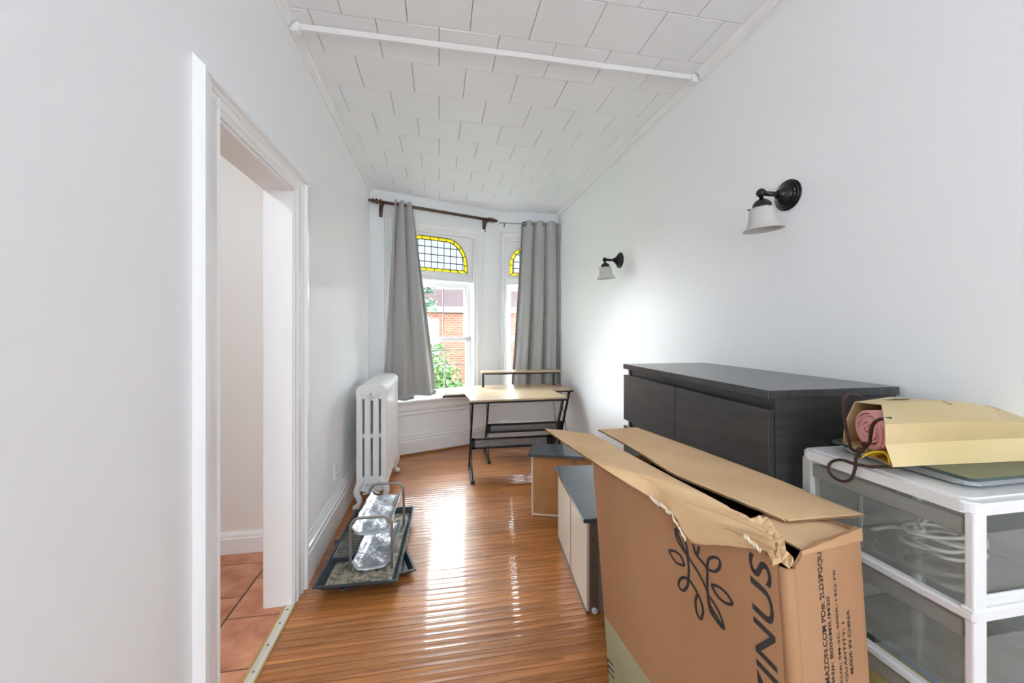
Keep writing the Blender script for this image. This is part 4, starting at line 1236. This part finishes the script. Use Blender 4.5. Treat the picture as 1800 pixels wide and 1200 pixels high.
# things lying in the third bin
zc = TZ - .028 - .2055 * 3 + .034
b = B(); b.box(1.06, 1.28, .66, .93, zc, zc + .05, .006); tag(b.build('pale_blue_case', M('pale_blue_plastic', (178, 196, 206), .35)), 'pale blue flat case inside the third drawer of the tower', 'case')
b = B(); b.box(1.07, 1.20, .70, .90, zc + .052, zc + .075, .006); tag(b.build('yellow_packet', m_yel), 'yellow packet on the pale blue case in the third drawer', 'packet')

# ================================================================= SCALE, BAG, TOWEL
sc_ = thing('bathroom_scale', (1.225, .775, TZ), 0, 'glass topped bathroom scale under the yellow paper bag', 'scale')
b = B(); b.prism(rrect(1.075, 1.385, .625, .928, .012), TZ + .020, TZ + .027); b.build('glass_plate', [m_glass_scale, m_glass_edge], sc_, True)
gp = [o for o in sc_.children if o.name.startswith('glass_plate')][0]
for p in gp.data.polygons:
    if abs(p.normal.z) < .5: p.material_index = 1
b = B(); b.prism(rrect(1.088, 1.372, .638, .915, .03), TZ + .004, TZ + .019); bmesh.ops.bevel(b.bm, geom=[e for e in b.bm.edges if abs(e.verts[0].co.z - e.verts[1].co.z) < 1e-5], offset=.004, segments=2, affect='EDGES'); b.build('body', m_scale_body, sc_, True)
for x in (1.12, 1.34):
    for y in (.67, .885):
        b = B(); b.lathe([(.014, TZ - .0005), (.014, TZ + .005)], 12, Matrix.Translation((x, y, 0))); b.build('foot', m_black, sc_, True)

bz = TZ + .0275
bag = thing('paper_bag', (1.2, .79, bz), 0, 'pale yellow paper shopping bag lying on its side on the glass scale', 'bag')
# cross sections along +x: front (y small) to back, open at the left end
def sect(fx, bxx, yf, yb, zt_f, zt_b, pinch=0.):
    """loop of points: bottom front, gusset crease, top front, top middle, top back, gusset back, bottom back"""
    return [(fx + .022, yf + .004, bz), (fx + .004, yf + .006 + pinch, bz + .050), (fx - .022, yf - .012, zt_f), ((fx + bxx) / 2 + .055, (yf + yb) / 2, (zt_f + zt_b) / 2 + .014), (bxx + .02, yb - .012, zt_b), (bxx - .012, yb - .012, bz + .060), (bxx - .004, yb, bz)]
secs = [sect(.972, 1.080, .708, .892, 1.128, 1.140), sect(1.06, 1.15, .704, .90, 1.128, 1.143, .004), sect(1.16, 1.22, .697, .905, 1.128, 1.147, .008), sect(1.27, 1.30, .690, .905, 1.126, 1.140, .010), sect(1.37, 1.375, .683, .895, 1.120, 1.118, .010), sect(1.425, 1.425, .680, .885, 1.095, 1.080, .012)]
b = B(); th_ = .0012
rings = []
for s_ in secs: rings.append([b.bm.verts.new(p) for p in s_])
for A_, C_ in zip(rings, rings[1:]):
    n = len(A_)
    for k in range(n): b.bm.faces.new((A_[k], A_[(k + 1) % n], C_[(k + 1) % n], C_[k]))
b.bm.faces.new(rings[-1])
bmesh.ops.recalc_face_normals(b.bm, faces=b.bm.faces[:])
bo = b.build('paper_body', m_bag, bag, True, fix=False)
so = bo.modifiers.new('thickness', 'SOLIDIFY'); so.thickness = .0014; so.offset = -1
# faint printing on the upper face
b = B(); rnd = random.Random(8)
def top_pt(x, t):   # t 0 front .. 1 back on the upper face
    # interpolate sections
    for i in range(len(secs) - 1):
        x0 = secs[i][2][0] + (secs[i][4][0] - secs[i][2][0]) * t; x1 = secs[i + 1][2][0] + (secs[i + 1][4][0] - secs[i + 1][2][0]) * t
        if x0 <= x <= x1 or i == len(secs) - 2:
            f_ = (x - x0) / (x1 - x0)
            def P(s): 
                a, m_, c_ = (Vector(s[2]), Vector(s[3]), Vector(s[4])); return a.lerp(m_, t * 2) if t < .5 else m_.lerp(c_, t * 2 - 1)
            q = P(secs[i]).lerp(P(secs[i + 1]), f_); return q + Vector((0, 0, .0014))
for k in range(9):
    x = 1.150 + .006 * k; b.loft([[top_pt(x, .66 + .1 * rnd.random()), top_pt(x + .005, .66 + .1 * rnd.random())], [top_pt(x, .80 + .1 * rnd.random()), top_pt(x + .005, .8 + .1 * rnd.random())]], False)
for k in range(7):
    t0 = .40 + .055 * k; x = 1.21; b.loft([[top_pt(x, t0), top_pt(x + .014, t0)], [top_pt(x, t0 + .022), top_pt(x + .014, t0 + .022)]], False)
for k in range(8):
    t0 = .34 + .05 * k; b.loft([[top_pt(1.34, t0), top_pt(1.346, t0)], [top_pt(1.34, t0 + .03), top_pt(1.346, t0 + .03)]], False)
b.build('faded_print', m_bagprint, bag, True, fix=False)
# rope handles
hd = [(1.128, .884, 1.150), (1.095, .886, 1.160), (1.058, .876, 1.146), (1.038, .855, 1.095), (1.024, .834, 1.056), (1.008, .812, 1.036), (1.006, .790, 1.042), (1.010, .775, 1.062), (1.002, .765, 1.085), (.988, .750, 1.112), (.990, .738, 1.128), (1.004, .722, 1.1335)]
b = B(); b.tube(smooth_path(hd, 6), .0036, 8); b.build('rope_handle', m_rope, bag, True)
hd2 = [(1.005, .790, 1.040), (1.002, .798, 1.018), (1.000, .80, 1.006), (1.004, .835, 1.004), (1.006, .862, .990), (1.006, .872, .968), (1.006, .858, .952), (1.006, .832, .950), (1.006, .812, .965), (1.003, .802, .990), (1.002, .795, 1.005), (1.012, .775, 1.006), (1.03, .76, 1.010), (1.05, .742, 1.014)]
b = B(); b.tube(smooth_path(hd2, 6), .0036, 8); b.build('rope_handle', m_rope, bag, True)
for p in ((1.005, .790, 1.042), (1.008, .782, 1.058)):
    b = B(); b2 = bmesh.new(); bmesh.ops.create_icosphere(b2, subdivisions=2, radius=.0075); bmesh.ops.transform(b2, matrix=Matrix.Translation(p) @ Matrix.Diagonal((1, 1.2, .9, 1)), verts=b2.verts); b.merge(b2, True); b.build('knot', m_rope, bag, True)
# rolled towel
b = B(); n = 150; turns = 5.6; rows = []
c0 = Vector((1.05, .805, 1.083))
for i in range(n + 1):
    a = 2 * PI * turns * i / n; r = .006 + .040 * i / n + .0012 * math.sin(a * 3.3)
    y_, z_ = r * 1.12 * math.cos(a), r * 1.0 * math.sin(a)
    rows.append([c0 + Vector((.004 * math.sin(a * 1.7) + (-y_ * -.50), y_, z_)), c0 + Vector((.30, y_ * .95 - .01, z_))])
b.loft(rows, True, .0052); tw_ = b.build('towel', m_towel, None, fix=False); tag(tw_, 'pink towel rolled up inside the yellow paper bag', 'towel')
b = B(); g = [[(1.0 + .06 * i / 5 + .01 * math.sin(j), .725 + .05 * j / 5, bz + .003 + .018 * math.sin(PI * j / 5) * (1 - .5 * i / 5) + .003 * math.sin(3 * i + j)) for j in range(6)] for i in range(6)]
b.loft(g, True, .003); tag(b.build('yellow_cloth', m_yel, None, fix=False), 'bright yellow cloth tucked under the pink towel in the bag', 'cloth')

# ================================================================= ADDED HALL LAMP
def hall_fill_lamp(label, x, y, z, glow, col, r=.20):
    lp = thing('hall_fill_lamp', (x, y, z), 0, label, 'ceiling lamp')
    m = bpy.data.materials.new('lamp_glow'); m.use_nodes = True
    m.node_tree.nodes['Principled BSDF'].inputs['Emission Color'].default_value = (*col, 1)
    m.node_tree.nodes['Principled BSDF'].inputs['Emission Strength'].default_value = glow
    k = r / .2
    b = B(); b.lathe([(.20 * k, 0), (.20 * k, -.03), (.19 * k, -.04)], 28, Matrix.Translation((x, y, z))); b.build('lamp_base', m_trim, lp, True)
    b = B(); b.lathe([(.185 * k, -.04), (.18 * k, -.07), (.14 * k, -.10), (.07 * k, -.115), (.001, -.118)], 28, Matrix.Translation((x, y, z))); b.build('lamp_shade', m, lp, True)


hall_fill_lamp('round flush lamp added out of view to light the tiled hall', -1.7, 1.2, 2.70, 17, (.90, .97, 1))  # unseen lamp, added to brighten the hall
